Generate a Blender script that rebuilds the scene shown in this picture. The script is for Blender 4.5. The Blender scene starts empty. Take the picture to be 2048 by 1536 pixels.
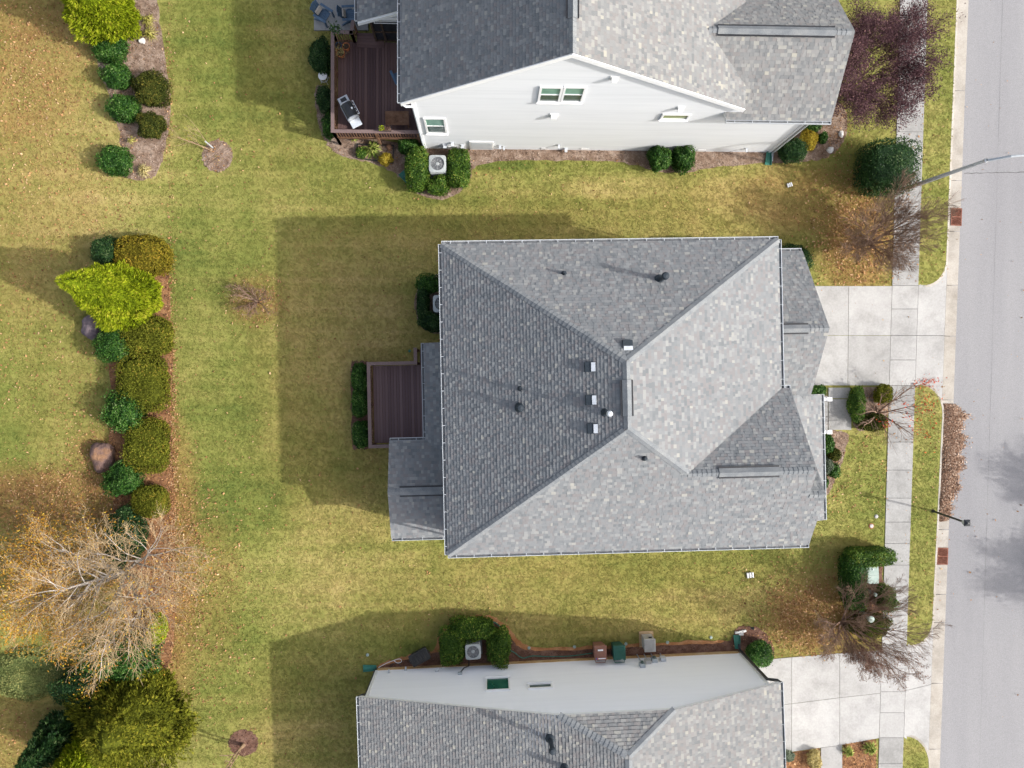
import bpy, bmesh, math, random
import numpy as np
from mathutils import Vector, Matrix
D = bpy.data; SC = bpy.context.scene; COL = SC.collection
random.seed(7); RNG = np.random.default_rng(11)
R = math.radians
# ------------------------------------------------------------------ camera (drone 35.5 m up, looking almost straight down)
FPX, HC = 1420.0, 35.5
TILT = math.atan(49/1420)
cam = D.objects.new('camera', D.cameras.new('camera')); COL.objects.link(cam)
cam.location = (0, 0, HC); cam.rotation_euler = (0, -TILT, 0)
cam.data.sensor_width = 36; cam.data.lens = FPX/2048*36; cam.data.clip_end = 2000; cam.data.clip_start = .5
SC.camera = cam
# ------------------------------------------------------------------ sky, sun, exposure
SUN_EL, SUN_DIR = R(33.5), (0.965, -0.262)         # sun stands to the right, a little towards the bottom of the picture
w = D.worlds.new('World'); SC.world = w; w.use_nodes = True
nt = w.node_tree; bg = nt.nodes['Background']
sky = nt.nodes.new('ShaderNodeTexSky'); sky.sky_type = 'NISHITA'; sky.sun_disc = False
sky.sun_elevation = SUN_EL; sky.sun_rotation = math.atan2(SUN_DIR[0], SUN_DIR[1])
sky.air_density = 0.8; sky.dust_density = 4.0; sky.ozone_density = 1.0
hs = nt.nodes.new('ShaderNodeHueSaturation'); hs.inputs['Saturation'].default_value = .6   # camera white balance of the hazy sky
nt.links.new(sky.outputs[0], hs.inputs['Color']); nt.links.new(hs.outputs[0], bg.inputs[0]); bg.inputs[1].default_value = 0.15
sl = D.lights.new('sun', 'SUN'); sun = D.objects.new('sun', sl); COL.objects.link(sun)
sl.energy = 2.5; sl.angle = R(0.9); sl.color = (1.0, .975, .94)
sd = Vector((SUN_DIR[0]*math.cos(SUN_EL), SUN_DIR[1]*math.cos(SUN_EL), math.sin(SUN_EL)))
sun.rotation_euler = sd.to_track_quat('Z', 'Y').to_euler(); sun.location = (60, -15, 45)
SC.view_settings.view_transform = 'Standard'; SC.view_settings.look = 'None'
SC.view_settings.gamma = 1; SC.view_settings.use_curve_mapping = False
SC.view_settings.exposure = 1.02
SC.render.engine = 'CYCLES'

# ------------------------------------------------------------------ survey: picture measurements -> metres on the ground
def ray(px, py):
    a = (px-1024)/FPX; b = -(py-768)/FPX
    return (a*math.cos(TILT)+math.sin(TILT), b, a*math.sin(TILT)-math.cos(TILT))
def G(px, py, z=0.0):
    d = ray(px, py); s = (HC-z)/(-d[2]); return (s*d[0], s*d[1])
def G3(px, py, z=0.0): return Vector((*G(px, py, z), z))
def TOPX(x, y, z=0.0):
    Z = z-HC; r = x*math.cos(TILT)+Z*math.sin(TILT); fw = x*math.sin(TILT)-Z*math.cos(TILT)
    return 1024+FPX*r/fw, 768-FPX*y/fw
def LOC(p, th):                                    # world xy -> frame turned by th
    c, s = math.cos(-th), math.sin(-th); return (p[0]*c-p[1]*s, p[0]*s+p[1]*c)
def WALL(px, py, yp, th=0.0):                      # point on the wall plane y=yp of a frame turned by th -> (x, z)
    d = ray(px, py); dx, dy = LOC(d, th); s = yp/dy; return (s*dx, HC+s*d[2])

# ------------------------------------------------------------------ materials
def N(nt, t, **kw):
    n = nt.nodes.new(t)
    for k, v in kw.items(): setattr(n, k, v)
    return n
def ramp(nt, fac, stops):
    r = N(nt, 'ShaderNodeValToRGB'); e = r.color_ramp.elements
    while len(e) < len(stops): e.new(.5)
    for el, (p, c) in zip(e, stops): el.position = p; el.color = (*c, 1)
    nt.links.new(fac, r.inputs[0]); return r.outputs[0]
def mixc(nt, fac, a, b, mode='MIX'):
    m = N(nt, 'ShaderNodeMix', data_type='RGBA', blend_type=mode)
    for i, v in ((0, fac), (6, a), (7, b)):
        if hasattr(v, 'links'): nt.links.new(v, m.inputs[i])
        elif isinstance(v, tuple): m.inputs[i].default_value = (*v, 1)
        else: m.inputs[i].default_value = v
    return m.outputs[2]
def noise(nt, vec, scale, detail=4, rough=.6, stretch=None):
    if stretch:
        mp = N(nt, 'ShaderNodeMapping'); mp.inputs['Scale'].default_value = stretch
        nt.links.new(vec, mp.inputs[0]); vec = mp.outputs[0]
    n = N(nt, 'ShaderNodeTexNoise'); n.inputs['Scale'].default_value = scale
    n.inputs['Detail'].default_value = detail; n.inputs['Roughness'].default_value = rough
    nt.links.new(vec, n.inputs['Vector']); return n.outputs[0]
def math_(nt, op, a, b=0.0, c=0.0):
    m = N(nt, 'ShaderNodeMath', operation=op)
    for i, v in enumerate((a, b, c)):
        if hasattr(v, 'links'): nt.links.new(v, m.inputs[i])
        else: m.inputs[i].default_value = v
    return m.outputs[0]
def maprange(nt, v, a, b, c=0.0, d=1.0):
    m = N(nt, 'ShaderNodeMapRange'); nt.links.new(v, m.inputs[0])
    for i, q in enumerate((a, b, c, d)): m.inputs[i+1].default_value = q
    return m.outputs[0]
def attr(nt, name):
    a = N(nt, 'ShaderNodeAttribute'); a.attribute_name = name; return a.outputs['Fac']
MATS = {}
def newmat(name, rough=.8, spec=.3, metal=0.0):
    m = D.materials.new(name); m.use_nodes = True; MATS[name] = m
    b = m.node_tree.nodes['Principled BSDF']; b.inputs['Roughness'].default_value = rough
    b.inputs['Specular IOR Level'].default_value = spec; b.inputs['Metallic'].default_value = metal
    return m, m.node_tree, b
def bump(nt, b, h, strength, dist=.02):
    n = N(nt, 'ShaderNodeBump'); n.inputs['Strength'].default_value = strength; n.inputs['Distance'].default_value = dist
    nt.links.new(h, n.inputs['Height']); nt.links.new(n.outputs[0], b.inputs['Normal'])
def surf(name, stops, scale=3., detail=5, rough=.8, spec=.3, metal=0., bmp=0., fine=0., stretch=None, bscale=None, coord='P', fscale=None):
    """noise coloured surface; fine = strength of a small grain on top"""
    m, nt, b = newmat(name, rough, spec, metal)
    if coord == 'P': vec = N(nt, 'ShaderNodeNewGeometry').outputs['Position']
    else: vec = N(nt, 'ShaderNodeTexCoord').outputs['Object']
    n1 = noise(nt, vec, scale, detail, .62, stretch)
    c = ramp(nt, maprange(nt, n1, .28, .72), stops)
    if fine:
        n2 = noise(nt, vec, fscale or scale*14, 3, .7)
        c = mixc(nt, fine, c, ramp(nt, n2, [(.3, (.25,)*3), (.7, (.8,)*3)]), 'OVERLAY')
    if name.startswith(('concrete', 'kerb')):       # slabs differ a little, and carry stains
        oi = N(nt, 'ShaderNodeObjectInfo'); v = maprange(nt, oi.outputs['Random'], 0, 1, .88, 1.05)
        st = maprange(nt, noise(nt, vec, .6, 7, .72), .46, .74, 1.02, .74); v = math_(nt, 'MULTIPLY', v, st)
        cb = N(nt, 'ShaderNodeCombineColor'); [nt.links.new(v, cb.inputs[k]) for k in range(3)]
        c = mixc(nt, 1.0, c, cb.outputs[0], 'MULTIPLY')
    nt.links.new(c, b.inputs['Base Color'])
    if bmp: bump(nt, b, noise(nt, vec, bscale or scale*10, 4, .7), bmp)
    return m
def toned(name, stops, rough=.7, spec=.25, trans=0.0, tcol=None, amp=.0, bmp=0.):
    """colour picked for each face by its 'tone' attribute"""
    m, nt, b = newmat(name, rough, spec)
    f = attr(nt, 'tone')
    vec = N(nt, 'ShaderNodeNewGeometry').outputs['Position']
    if amp: f = math_(nt, 'ADD', f, math_(nt, 'MULTIPLY', math_(nt, 'SUBTRACT', noise(nt, vec, 60, 3), .5), amp))
    c = ramp(nt, f, stops); nt.links.new(c, b.inputs['Base Color'])
    if bmp: bump(nt, b, noise(nt, vec, 90, 3, .7), bmp, .01)
    if trans:
        t = N(nt, 'ShaderNodeBsdfTranslucent'); nt.links.new(c, t.inputs[0])
        mx = N(nt, 'ShaderNodeMixShader'); mx.inputs[0].default_value = trans
        out = nt.nodes['Material Output']
        nt.links.new(b.outputs[0], mx.inputs[1]); nt.links.new(t.outputs[0], mx.inputs[2]); nt.links.new(mx.outputs[0], out.inputs[0])
    return m

def lawn_material(name, blades):
    m, nt, b = newmat(name, .9, .12)
    vec = N(nt, 'ShaderNodeNewGeometry').outputs['Position']
    big = noise(nt, vec, .16, 4, .6); mid = noise(nt, vec, .9, 5, .65); fin = noise(nt, vec, 9., 4, .7)
    mow = noise(nt, vec, .9, 3, .65, (.05, 2.0, 1))
    f = math_(nt, 'ADD', math_(nt, 'MULTIPLY', big, .9), math_(nt, 'MULTIPLY', mid, .55))
    f = math_(nt, 'ADD', f, math_(nt, 'MULTIPLY', mow, .62)); f = math_(nt, 'ADD', f, math_(nt, 'MULTIPLY', fin, .35))
    if blades: f = math_(nt, 'ADD', f, math_(nt, 'MULTIPLY', math_(nt, 'SUBTRACT', attr(nt, 'rnd'), .5), .46))
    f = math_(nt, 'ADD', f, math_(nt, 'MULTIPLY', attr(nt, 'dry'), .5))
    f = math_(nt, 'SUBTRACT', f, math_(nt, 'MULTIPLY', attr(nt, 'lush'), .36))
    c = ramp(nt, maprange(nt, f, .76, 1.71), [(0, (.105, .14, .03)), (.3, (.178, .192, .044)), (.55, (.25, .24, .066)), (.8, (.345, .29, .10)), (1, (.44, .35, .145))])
    lit = math_(nt, 'MULTIPLY', attr(nt, 'litter_and_shade'), maprange(nt, math_(nt, 'ADD', fin, mid), .75, 1.2, .35, 1.0))
    c = mixc(nt, lit, c, (.29, .165, .06))
    nt.links.new(c, b.inputs['Base Color'])
    if not blades: bump(nt, b, math_(nt, 'ADD', noise(nt, vec, 30, 4, .75), fin), .6, .03)
    else:
        t = N(nt, 'ShaderNodeBsdfTranslucent'); nt.links.new(c, t.inputs[0]); mx = N(nt, 'ShaderNodeMixShader'); mx.inputs[0].default_value = .25
        nt.links.new(b.outputs[0], mx.inputs[1]); nt.links.new(t.outputs[0], mx.inputs[2]); nt.links.new(mx.outputs[0], nt.nodes['Material Output'].inputs[0])
    return m
lawn_material('lawn', False); lawn_material('grass', True)
surf('asphalt', [(0, (0.218, 0.214, 0.219)), (.5, (0.241, 0.237, 0.240)), (1, (0.261, 0.256, 0.257))], .5, 7, .92, .2, bmp=.3, fine=.35, bscale=45, fscale=22, stretch=(1, .12, 1))
surf('crack', [(0, (.05, .05, .05)), (1, (.09, .085, .08))], 4)
surf('concrete', [(0, (.235, .23, .218)), (.45, (.30, .294, .28)), (1, (.345, .34, .325))], .9, 7, .9, .2, bmp=.15, fine=.22)
surf('concrete_bright', [(0, (0.288, 0.281, 0.265)), (.4, (0.349, 0.341, 0.326)), (1, (0.381, 0.374, 0.358))], .8, 7, .9, .2, bmp=.12, fine=.16)
surf('kerb', [(0, (0.297, 0.266, 0.225)), (.5, (0.360, 0.329, 0.284)), (1, (0.405, 0.373, 0.329))], 1.1, 6, .9, .2, bmp=.15, fine=.2)
surf('mulch', [(0, (.10, .062, .042)), (.45, (.21, .145, .105)), (1, (.36, .28, .22))], 2.2, 7, .95, .1, bmp=.9, fine=.7, bscale=40)
surf('mulch_dark', [(0, (.075, .036, .025)), (.5, (.14, .075, .052)), (1, (.22, .13, .095))], 2.2, 7, .95, .1, bmp=.9, fine=.6, bscale=40)
surf('mulch_leaf', [(0, (.11, .05, .026)), (.5, (.23, .115, .055)), (1, (.36, .2, .1))], 2.6, 7, .95, .1, bmp=.9, fine=.7, bscale=40)
surf('clay', [(0, (.26, .105, .04)), (.5, (.36, .17, .075)), (1, (.45, .25, .13))], 1.5, 6, .95, .1, bmp=.6, fine=.4)
surf('foundation', [(0, (.42, .23, .085)), (.5, (.52, .34, .16)), (1, (.58, .44, .27))], 1.2, 6, .9, .2, bmp=.3, fine=.3)
toned('shingle', [(0, (0.132, 0.141, 0.146)), (.2, (0.168, 0.177, 0.182)), (.42, (0.192, 0.199, 0.202)), (.55, (0.182, 0.173, 0.172)), (.72, (0.217, 0.225, 0.226)), (.86, (0.249, 0.250, 0.240)), (1, (0.313, 0.303, 0.265))], .93, .15, amp=.10, bmp=.4)
toned('shingle_warm', [(0, (0.134, 0.139, 0.141)), (.2, (0.173, 0.177, 0.176)), (.42, (0.200, 0.202, 0.198)), (.55, (0.184, 0.174, 0.168)), (.72, (0.227, 0.227, 0.220)), (.86, (0.261, 0.257, 0.234)), (1, (0.331, 0.314, 0.259))], .93, .15, amp=.10, bmp=.4)
surf('cap_shingle', [(0, (0.133, 0.145, 0.155)), (.5, (0.176, 0.186, 0.192)), (1, (0.218, 0.223, 0.220))], 2.5, 4, .93, .2, fine=.4)
surf('white_trim', [(0, (.74, .74, .74)), (1, (.82, .82, .81))], 2., 3, .5, .4)
surf('gutter_white', [(0, (0.450, 0.477, 0.504)), (1, (0.540, 0.567, 0.585))], 2., 3, .45, .4)
surf('siding_white', [(0, (0.570, 0.583, 0.590)), (.5, (0.617, 0.630, 0.638)), (1, (0.646, 0.657, 0.662))], .8, 6, .6, .3, stretch=(.25, 1, 5))
surf('siding_cool', [(0, (.86, .86, .88)), (.5, (.89, .89, .91)), (1, (.91, .91, .93))], .8, 6, .6, .3, stretch=(.25, 1, 5))
surf('siding_grey', [(0, (.40, .42, .42)), (1, (.48, .50, .49))], .8, 6, .6, .3)
surf('glass_green', [(0, (.10, .22, .17)), (1, (.22, .38, .31))], 1.2, 3, .12, .6)
surf('glass_dark', [(0, (.035, .06, .055)), (1, (.09, .13, .12))], 1.2, 3, .1, .6)
surf('glass_teal', [(0, (.008, .075, .05)), (1, (.03, .13, .09))], 1.2, 3, .1, .6)
surf('glass_olive', [(0, (.16, .2, .09)), (1, (.24, .28, .14))], 1.2, 3, .15, .5)
surf('screen', [(0, (.012, .013, .015)), (1, (.03, .03, .035))], 3, 3, .6, .2)
surf('black_plastic', [(0, (.012, .012, .013)), (1, (.03, .03, .032))], 3, 3, .35, .5)
surf('black_metal', [(0, (.014, .016, .018)), (1, (.03, .032, .036))], 3, 3, .4, .5)
surf('vent_metal', [(0, (.018, .026, .034)), (1, (.032, .042, .052))], 5, 3, .6, .3, 0.)
surf('bright_metal', [(0, (.5, .53, .56)), (1, (.62, .65, .68))], 5, 3, .4, .5, .2)
surf('steel', [(0, (.42, .43, .44)), (1, (.58, .59, .60))], 6, 4, .38, .5, .6, fine=.2)
surf('galvanised', [(0, (.36, .385, .40)), (1, (.47, .495, .51))], 6, 4, .5, .4, .15, fine=.25)
surf('ac_paint', [(0, (.30, .325, .325)), (1, (.38, .40, .395))], 4, 4, .5, .4, fine=.2)
surf('ac_dark', [(0, (.07, .075, .08)), (1, (.15, .155, .16))], 8, 4, .6, .3, fine=.2)
surf('rust', [(0, (.13, .045, .03)), (.5, (.21, .085, .055)), (1, (.28, .13, .09))], 6, 5, .85, .2, bmp=.4, fine=.4)
surf('dark_hole', [(0, (.01, .009, .008)), (1, (.02, .018, .015))], 6, 2, .9, .1)
surf('bark_grey', [(0, (.2, .17, .145)), (.5, (.32, .285, .25)), (1, (.44, .4, .36))], 5, 6, .9, .2, bmp=.4)
surf('bark_brown', [(0, (.12, .072, .052)), (.5, (.21, .135, .098)), (1, (.3, .205, .16))], 5, 6, .9, .2, bmp=.4)
surf('twig_orange', [(0, (.24, .17, .095)), (.5, (.355, .262, .15)), (1, (.46, .36, .235))], 3, 5, .9, .1)
surf('twig_purple', [(0, (.07, .03, .035)), (.5, (.11, .055, .06)), (1, (.16, .09, .085))], 3, 5, .9, .1)
surf('twig_brown', [(0, (0.147, 0.095, 0.065)), (.5, (0.230, 0.155, 0.110)), (1, (0.313, 0.220, 0.163))], 3, 5, .9, .1)
surf('bark_tan', [(0, (.2, .13, .075)), (1, (.36, .25, .16))], 5, 6, .9, .2)
surf('rock_brown', [(0, (0.060, 0.036, 0.035)), (.45, (0.128, 0.079, 0.066)), (.75, (0.225, 0.122, 0.066)), (1, (0.315, 0.194, 0.119))], 1.6, 7, .85, .3, bmp=.8, fine=.4)
surf('rock_purple', [(0, (.07, .052, .06)), (.5, (.13, .098, .108)), (1, (.2, .155, .16))], 2, 7, .8, .35, bmp=.6, fine=.3)
surf('rock_white', [(0, (.5, .48, .45)), (1, (.7, .69, .66))], 5, 5, .85, .3, bmp=.5)
surf('blue_paint', [(0, (.055, .10, .16)), (1, (.09, .15, .225))], 3, 4, .55, .35, fine=.15)
surf('cushion', [(0, (.42, .38, .33)), (1, (.52, .48, .42))], 6, 4, .9, .1)
surf('terracotta', [(0, (.32, .10, .04)), (1, (.46, .17, .07))], 5, 4, .8, .2)
surf('pot_blue', [(0, (.02, .06, .1)), (1, (.04, .1, .16))], 5, 4, .3, .5)
surf('soil', [(0, (.04, .026, .018)), (1, (.10, .07, .05))], 20, 4, .95, .1, bmp=.6)
surf('green_plastic', [(0, (.02, .12, .085)), (1, (.04, .2, .145))], 4, 4, .5, .4)
surf('bin_green', [(0, (.008, .06, .045)), (1, (.018, .10, .075))], 3, 4, .45, .4, fine=.15)
surf('bin_brown', [(0, (.19, .085, .06)), (1, (.26, .125, .088))], 3, 4, .55, .35, fine=.15)
surf('pale_green', [(0, (.25, .33, .295)), (1, (.33, .40, .36))], 3, 4, .55, .35, fine=.1)
surf('cabinet_grey', [(0, (.33, .32, .30)), (1, (.44, .43, .41))], 4, 4, .6, .3, fine=.15)
surf('meter_grey', [(0, (.30, .34, .36)), (1, (.42, .46, .48))], 4, 4, .5, .4)
surf('sticker_red', [(0, (.5, .06, .06)), (1, (.6, .1, .09))], 4); surf('sticker_blue', [(0, (.05, .12, .4)), (1, (.08, .17, .5))], 4)
surf('cardboard', [(0, (.36, .24, .13)), (1, (.5, .36, .21))], 4, 4, .9, .1)
toned('deck_red', [(0, (.07, .038, .037)), (.5, (.098, .055, .052)), (1, (.14, .082, .072))], .62, .3, amp=.25)
toned('deck_mauve', [(0, (.10, .062, .064)), (.5, (.13, .082, .083)), (1, (.16, .105, .105))], .65, .3, amp=.25)
surf('rail_brown', [(0, (.135, .092, .085)), (1, (.185, .13, .12))], 2, 5, .65, .3, fine=.2)
surf('post_wood', [(0, (.09, .045, .025)), (.5, (.16, .085, .05)), (1, (.25, .145, .09))], 3, 6, .8, .2, fine=.3)
FOL = dict(
 glossy=[(0, (.010, .036, .006)), (.5, (.032, .098, .014)), (.85, (.085, .18, .025)), (1, (.17, .25, .08))],
 deep=[(0, (.008, .026, .008)), (.5, (.021, .062, .016)), (.85, (.052, .11, .026)), (1, (.13, .18, .07))],
 leafy=[(0, (.018, .05, .008)), (.5, (.06, .125, .014)), (.85, (.125, .21, .025)), (1, (.25, .28, .05))],
 yew=[(0, (.018, .028, .006)), (.5, (.055, .068, .012)), (.85, (.11, .115, .02)), (1, (.2, .16, .03))],
 olive=[(0, (.048, .055, .006)), (.5, (.12, .132, .013)), (.85, (.19, .195, .022)), (1, (.28, .21, .03))],
 gold=[(0, (.075, .065, .008)), (.5, (.19, .16, .016)), (.85, (.28, .215, .02)), (1, (.34, .22, .03))],
 lime=[(0, (.09, .13, .006)), (.45, (.225, .29, .01)), (.8, (.35, .40, .018)), (1, (.50, .48, .05))],
 ochre=[(0, (.055, .065, .007)), (.5, (.155, .168, .015)), (.85, (.25, .25, .024)), (1, (.34, .30, .035))],
 sage=[(0, (.06, .085, .055)), (.5, (.13, .165, .11)), (1, (.26, .29, .21))],
 yellow=[(0, (.2, .14, .015)), (.5, (.38, .29, .03)), (1, (.52, .42, .08))],
 straw=[(0, (.3, .24, .09)), (.5, (.45, .37, .15)), (1, (.58, .5, .26))],
 lily=[(0, (.16, .17, .03)), (.5, (.33, .3, .06)), (1, (.5, .45, .14))],
 yucca=[(0, (.07, .12, .02)), (.5, (.19, .25, .045)), (1, (.42, .42, .12))],
 purple=[(0, (.04, .02, .025)), (.5, (.098, .052, .06)), (.85, (.165, .09, .095)), (1, (.25, .14, .13))],
 rusty=[(0, (.2, .08, .015)), (.5, (.40, .20, .03)), (.8, (.48, .29, .035)), (1, (.54, .4, .06))],
 red=[(0, (.3, .03, .02)), (.5, (.48, .06, .03)), (1, (.6, .16, .05))],
 seed=[(0, (.09, .045, .035)), (.5, (.17, .09, .07)), (1, (.27, .16, .12))],
 palebush=[(0, (.10, .13, .035)), (.5, (.20, .235, .08)), (1, (.34, .32, .11))])
for k, v in FOL.items(): toned('leaf_'+k, v, .55 if k in ('glossy', 'leafy', 'deep') else .8, .2 if k in ('glossy', 'leafy', 'deep') else .1, .28)
toned('dead_leaf', [(0, (.14, .065, .03)), (.35, (.29, .145, .06)), (.7, (.43, .24, .11)), (1, (.55, .37, .21))], .85, .15, .15)
toned('pile_leaf', [(0, (0.150, 0.078, 0.048)), (.4, (0.317, 0.193, 0.123)), (.75, (0.458, 0.317, 0.223)), (1, (0.581, 0.460, 0.361))], .85, .15, .1)
toned('chip', [(0, (.07, .042, .03)), (.5, (.2, .135, .1)), (1, (.42, .33, .27))], .9, .1)
toned('chip_dark', [(0, (.04, .02, .015)), (.5, (.12, .065, .048)), (1, (.25, .15, .12))], .9, .1)

# ------------------------------------------------------------------ mesh helpers
def link(name, me, mat=None, parent=None):
    o = D.objects.new(name, me); COL.objects.link(o)
    if mat and me and not me.materials: me.materials.append(MATS[mat])
    if parent: o.parent = parent
    return o
def tag(o, label=None, cat=None, group=None, kind=None):
    for k, v in (('label', label), ('category', cat), ('group', group), ('kind', kind)):
        if v: o[k] = v
    return o
def thing(name, label, cat, loc=(0, 0, 0), rz=0.0, group=None):
    o = D.objects.new(name, None); COL.objects.link(o); o.empty_display_size = .2
    o.location = loc; o.rotation_euler = (0, 0, rz); return tag(o, label, cat, group)
class MB:
    def __init__(s): s.v = []; s.f = []; s.t = []
    def face(s, pts, tone=None):
        i = len(s.v); s.v += [tuple(p) for p in pts]; s.f.append(tuple(range(i, i+len(pts)))); s.t.append(.5 if tone is None else tone)
    def hexa(s, b, t, tone=None):                  # bottom ring, top ring
        i = len(s.v); n = len(b); s.v += [tuple(p) for p in b]+[tuple(p) for p in t]
        fs = [tuple(range(i+n-1, i-1, -1)), tuple(range(i+n, i+2*n))]+[(i+k, i+(k+1) % n, i+n+(k+1) % n, i+n+k) for k in range(n)]
        s.f += fs; s.t += [.5 if tone is None else tone]*len(fs); return s
    def box(s, x0, x1, y0, y1, z0, z1, tone=None, M=None):
        b = [Vector(p) for p in ((x0, y0, z0), (x1, y0, z0), (x1, y1, z0), (x0, y1, z0))]
        t = [Vector((p.x, p.y, z1)) for p in b]
        if M: b = [M @ p for p in b]; t = [M @ p for p in t]
        return s.hexa(b, t, tone)
    def prism(s, pts, z0, z1, tone=None): return s.hexa([(p[0], p[1], z0) for p in pts], [(p[0], p[1], z1) for p in pts], tone)
    def tube(s, pts, rad, n=6, cap=True, tone=None):
        pts = [Vector(p) for p in pts]
        if not hasattr(rad, '__len__'): rad = [rad]*len(pts)
        base = len(s.v); prev = None
        for k, p in enumerate(pts):
            d = (pts[min(k+1, len(pts)-1)]-pts[max(k-1, 0)])
            d = d.normalized() if d.length > 1e-9 else Vector((0, 0, 1))
            a = Vector((0, 0, 1)) if abs(d.z) < .9 else Vector((1, 0, 0))
            if prev is not None: a = prev
            u = (a-d*a.dot(d)).normalized(); v = d.cross(u); prev = u
            for j in range(n):
                an = 2*math.pi*j/n; s.v.append(tuple(p+(u*math.cos(an)+v*math.sin(an))*rad[k]))
        for k in range(len(pts)-1):
            for j in range(n):
                a0 = base+k*n; s.f.append((a0+j, a0+(j+1) % n, a0+n+(j+1) % n, a0+n+j)); s.t.append(.5 if tone is None else tone)
        if cap:
            s.f.append(tuple(base+j for j in range(n-1, -1, -1))); s.t.append(.5)
            e = base+(len(pts)-1)*n; s.f.append(tuple(e+j for j in range(n))); s.t.append(.5)
        return s
    def lathe(s, prof, n=20, c=(0, 0, 0)):
        base = len(s.v)
        for r, z in prof:
            for j in range(n):
                a = 2*math.pi*j/n; s.v.append((c[0]+r*math.cos(a), c[1]+r*math.sin(a), c[2]+z))
        for k in range(len(prof)-1):
            for j in range(n):
                a0 = base+k*n; s.f.append((a0+j, a0+(j+1) % n, a0+n+(j+1) % n, a0+n+j)); s.t.append(.5)
        return s
    def mesh(s, name, bev=0.0):
        me = D.meshes.new(name); me.from_pydata(s.v, [], s.f)
        if any(t != .5 for t in s.t):
            a = me.attributes.new('tone', 'FLOAT', 'FACE'); a.data.foreach_set('value', np.array(s.t, dtype=np.float32))
        if bev:
            bm = bmesh.new(); bm.from_mesh(me); bmesh.ops.remove_doubles(bm, verts=bm.verts, dist=1e-5)
            bmesh.ops.bevel(bm, geom=list(bm.edges), offset=bev, segments=2, affect='EDGES', profile=.5); bm.to_mesh(me); bm.free()
        me.update(); return me
    def build(s, name, mat, parent=None, bev=0.0): return link(name, s.mesh(name, bev), mat, parent)
def npmesh(name, V, F, tone=None, rnd=None, extra=None):
    V = np.asarray(V, dtype=np.float32).reshape(-1, 3); F = np.asarray(F, dtype=np.int32); m, k = F.shape
    me = D.meshes.new(name); me.vertices.add(len(V)); me.vertices.foreach_set('co', V.ravel())
    me.loops.add(m*k); me.loops.foreach_set('vertex_index', F.ravel())
    me.polygons.add(m); me.polygons.foreach_set('loop_start', np.arange(0, m*k, k, dtype=np.int32))
    me.update(calc_edges=True)
    if tone is not None: me.attributes.new('tone', 'FLOAT', 'FACE').data.foreach_set('value', np.asarray(tone, dtype=np.float32))
    for nm, arr in (extra or {}).items(): me.attributes.new(nm, 'FLOAT', 'POINT').data.foreach_set('value', np.asarray(arr, dtype=np.float32))
    return me
def unit(a): return a/np.maximum(np.linalg.norm(a, axis=-1, keepdims=True), 1e-9)
def leaf_quads(P, Nn, L, Wd, rng, axis=None):
    """leaf shaped rhombs round points P, normals Nn"""
    n = len(P); Nn = unit(Nn)
    r = rng.normal(size=(n, 3)) if axis is None else axis
    t1 = unit(r-Nn*np.sum(r*Nn, 1, keepdims=True)); t2 = np.cross(Nn, t1)
    L = np.broadcast_to(L, n)[:, None]; Wd = np.broadcast_to(Wd, n)[:, None]
    V = np.stack([P-t1*L*.5, P+t2*Wd*.5+t1*L*.05, P+t1*L*.5, P-t2*Wd*.5+t1*L*.05], 1)
    return V.reshape(-1, 3), np.arange(n*4).reshape(n, 4)
class Lump:                                        # cheap smooth 3-d noise
    def __init__(s, rng, k=3.0, n=10):
        s.K = rng.normal(size=(n, 3))*k; s.p = rng.uniform(0, 6.28, n); s.n = n
    def __call__(s, X): return np.sin(X @ s.K.T+s.p).sum(1)/math.sqrt(s.n)

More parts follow.
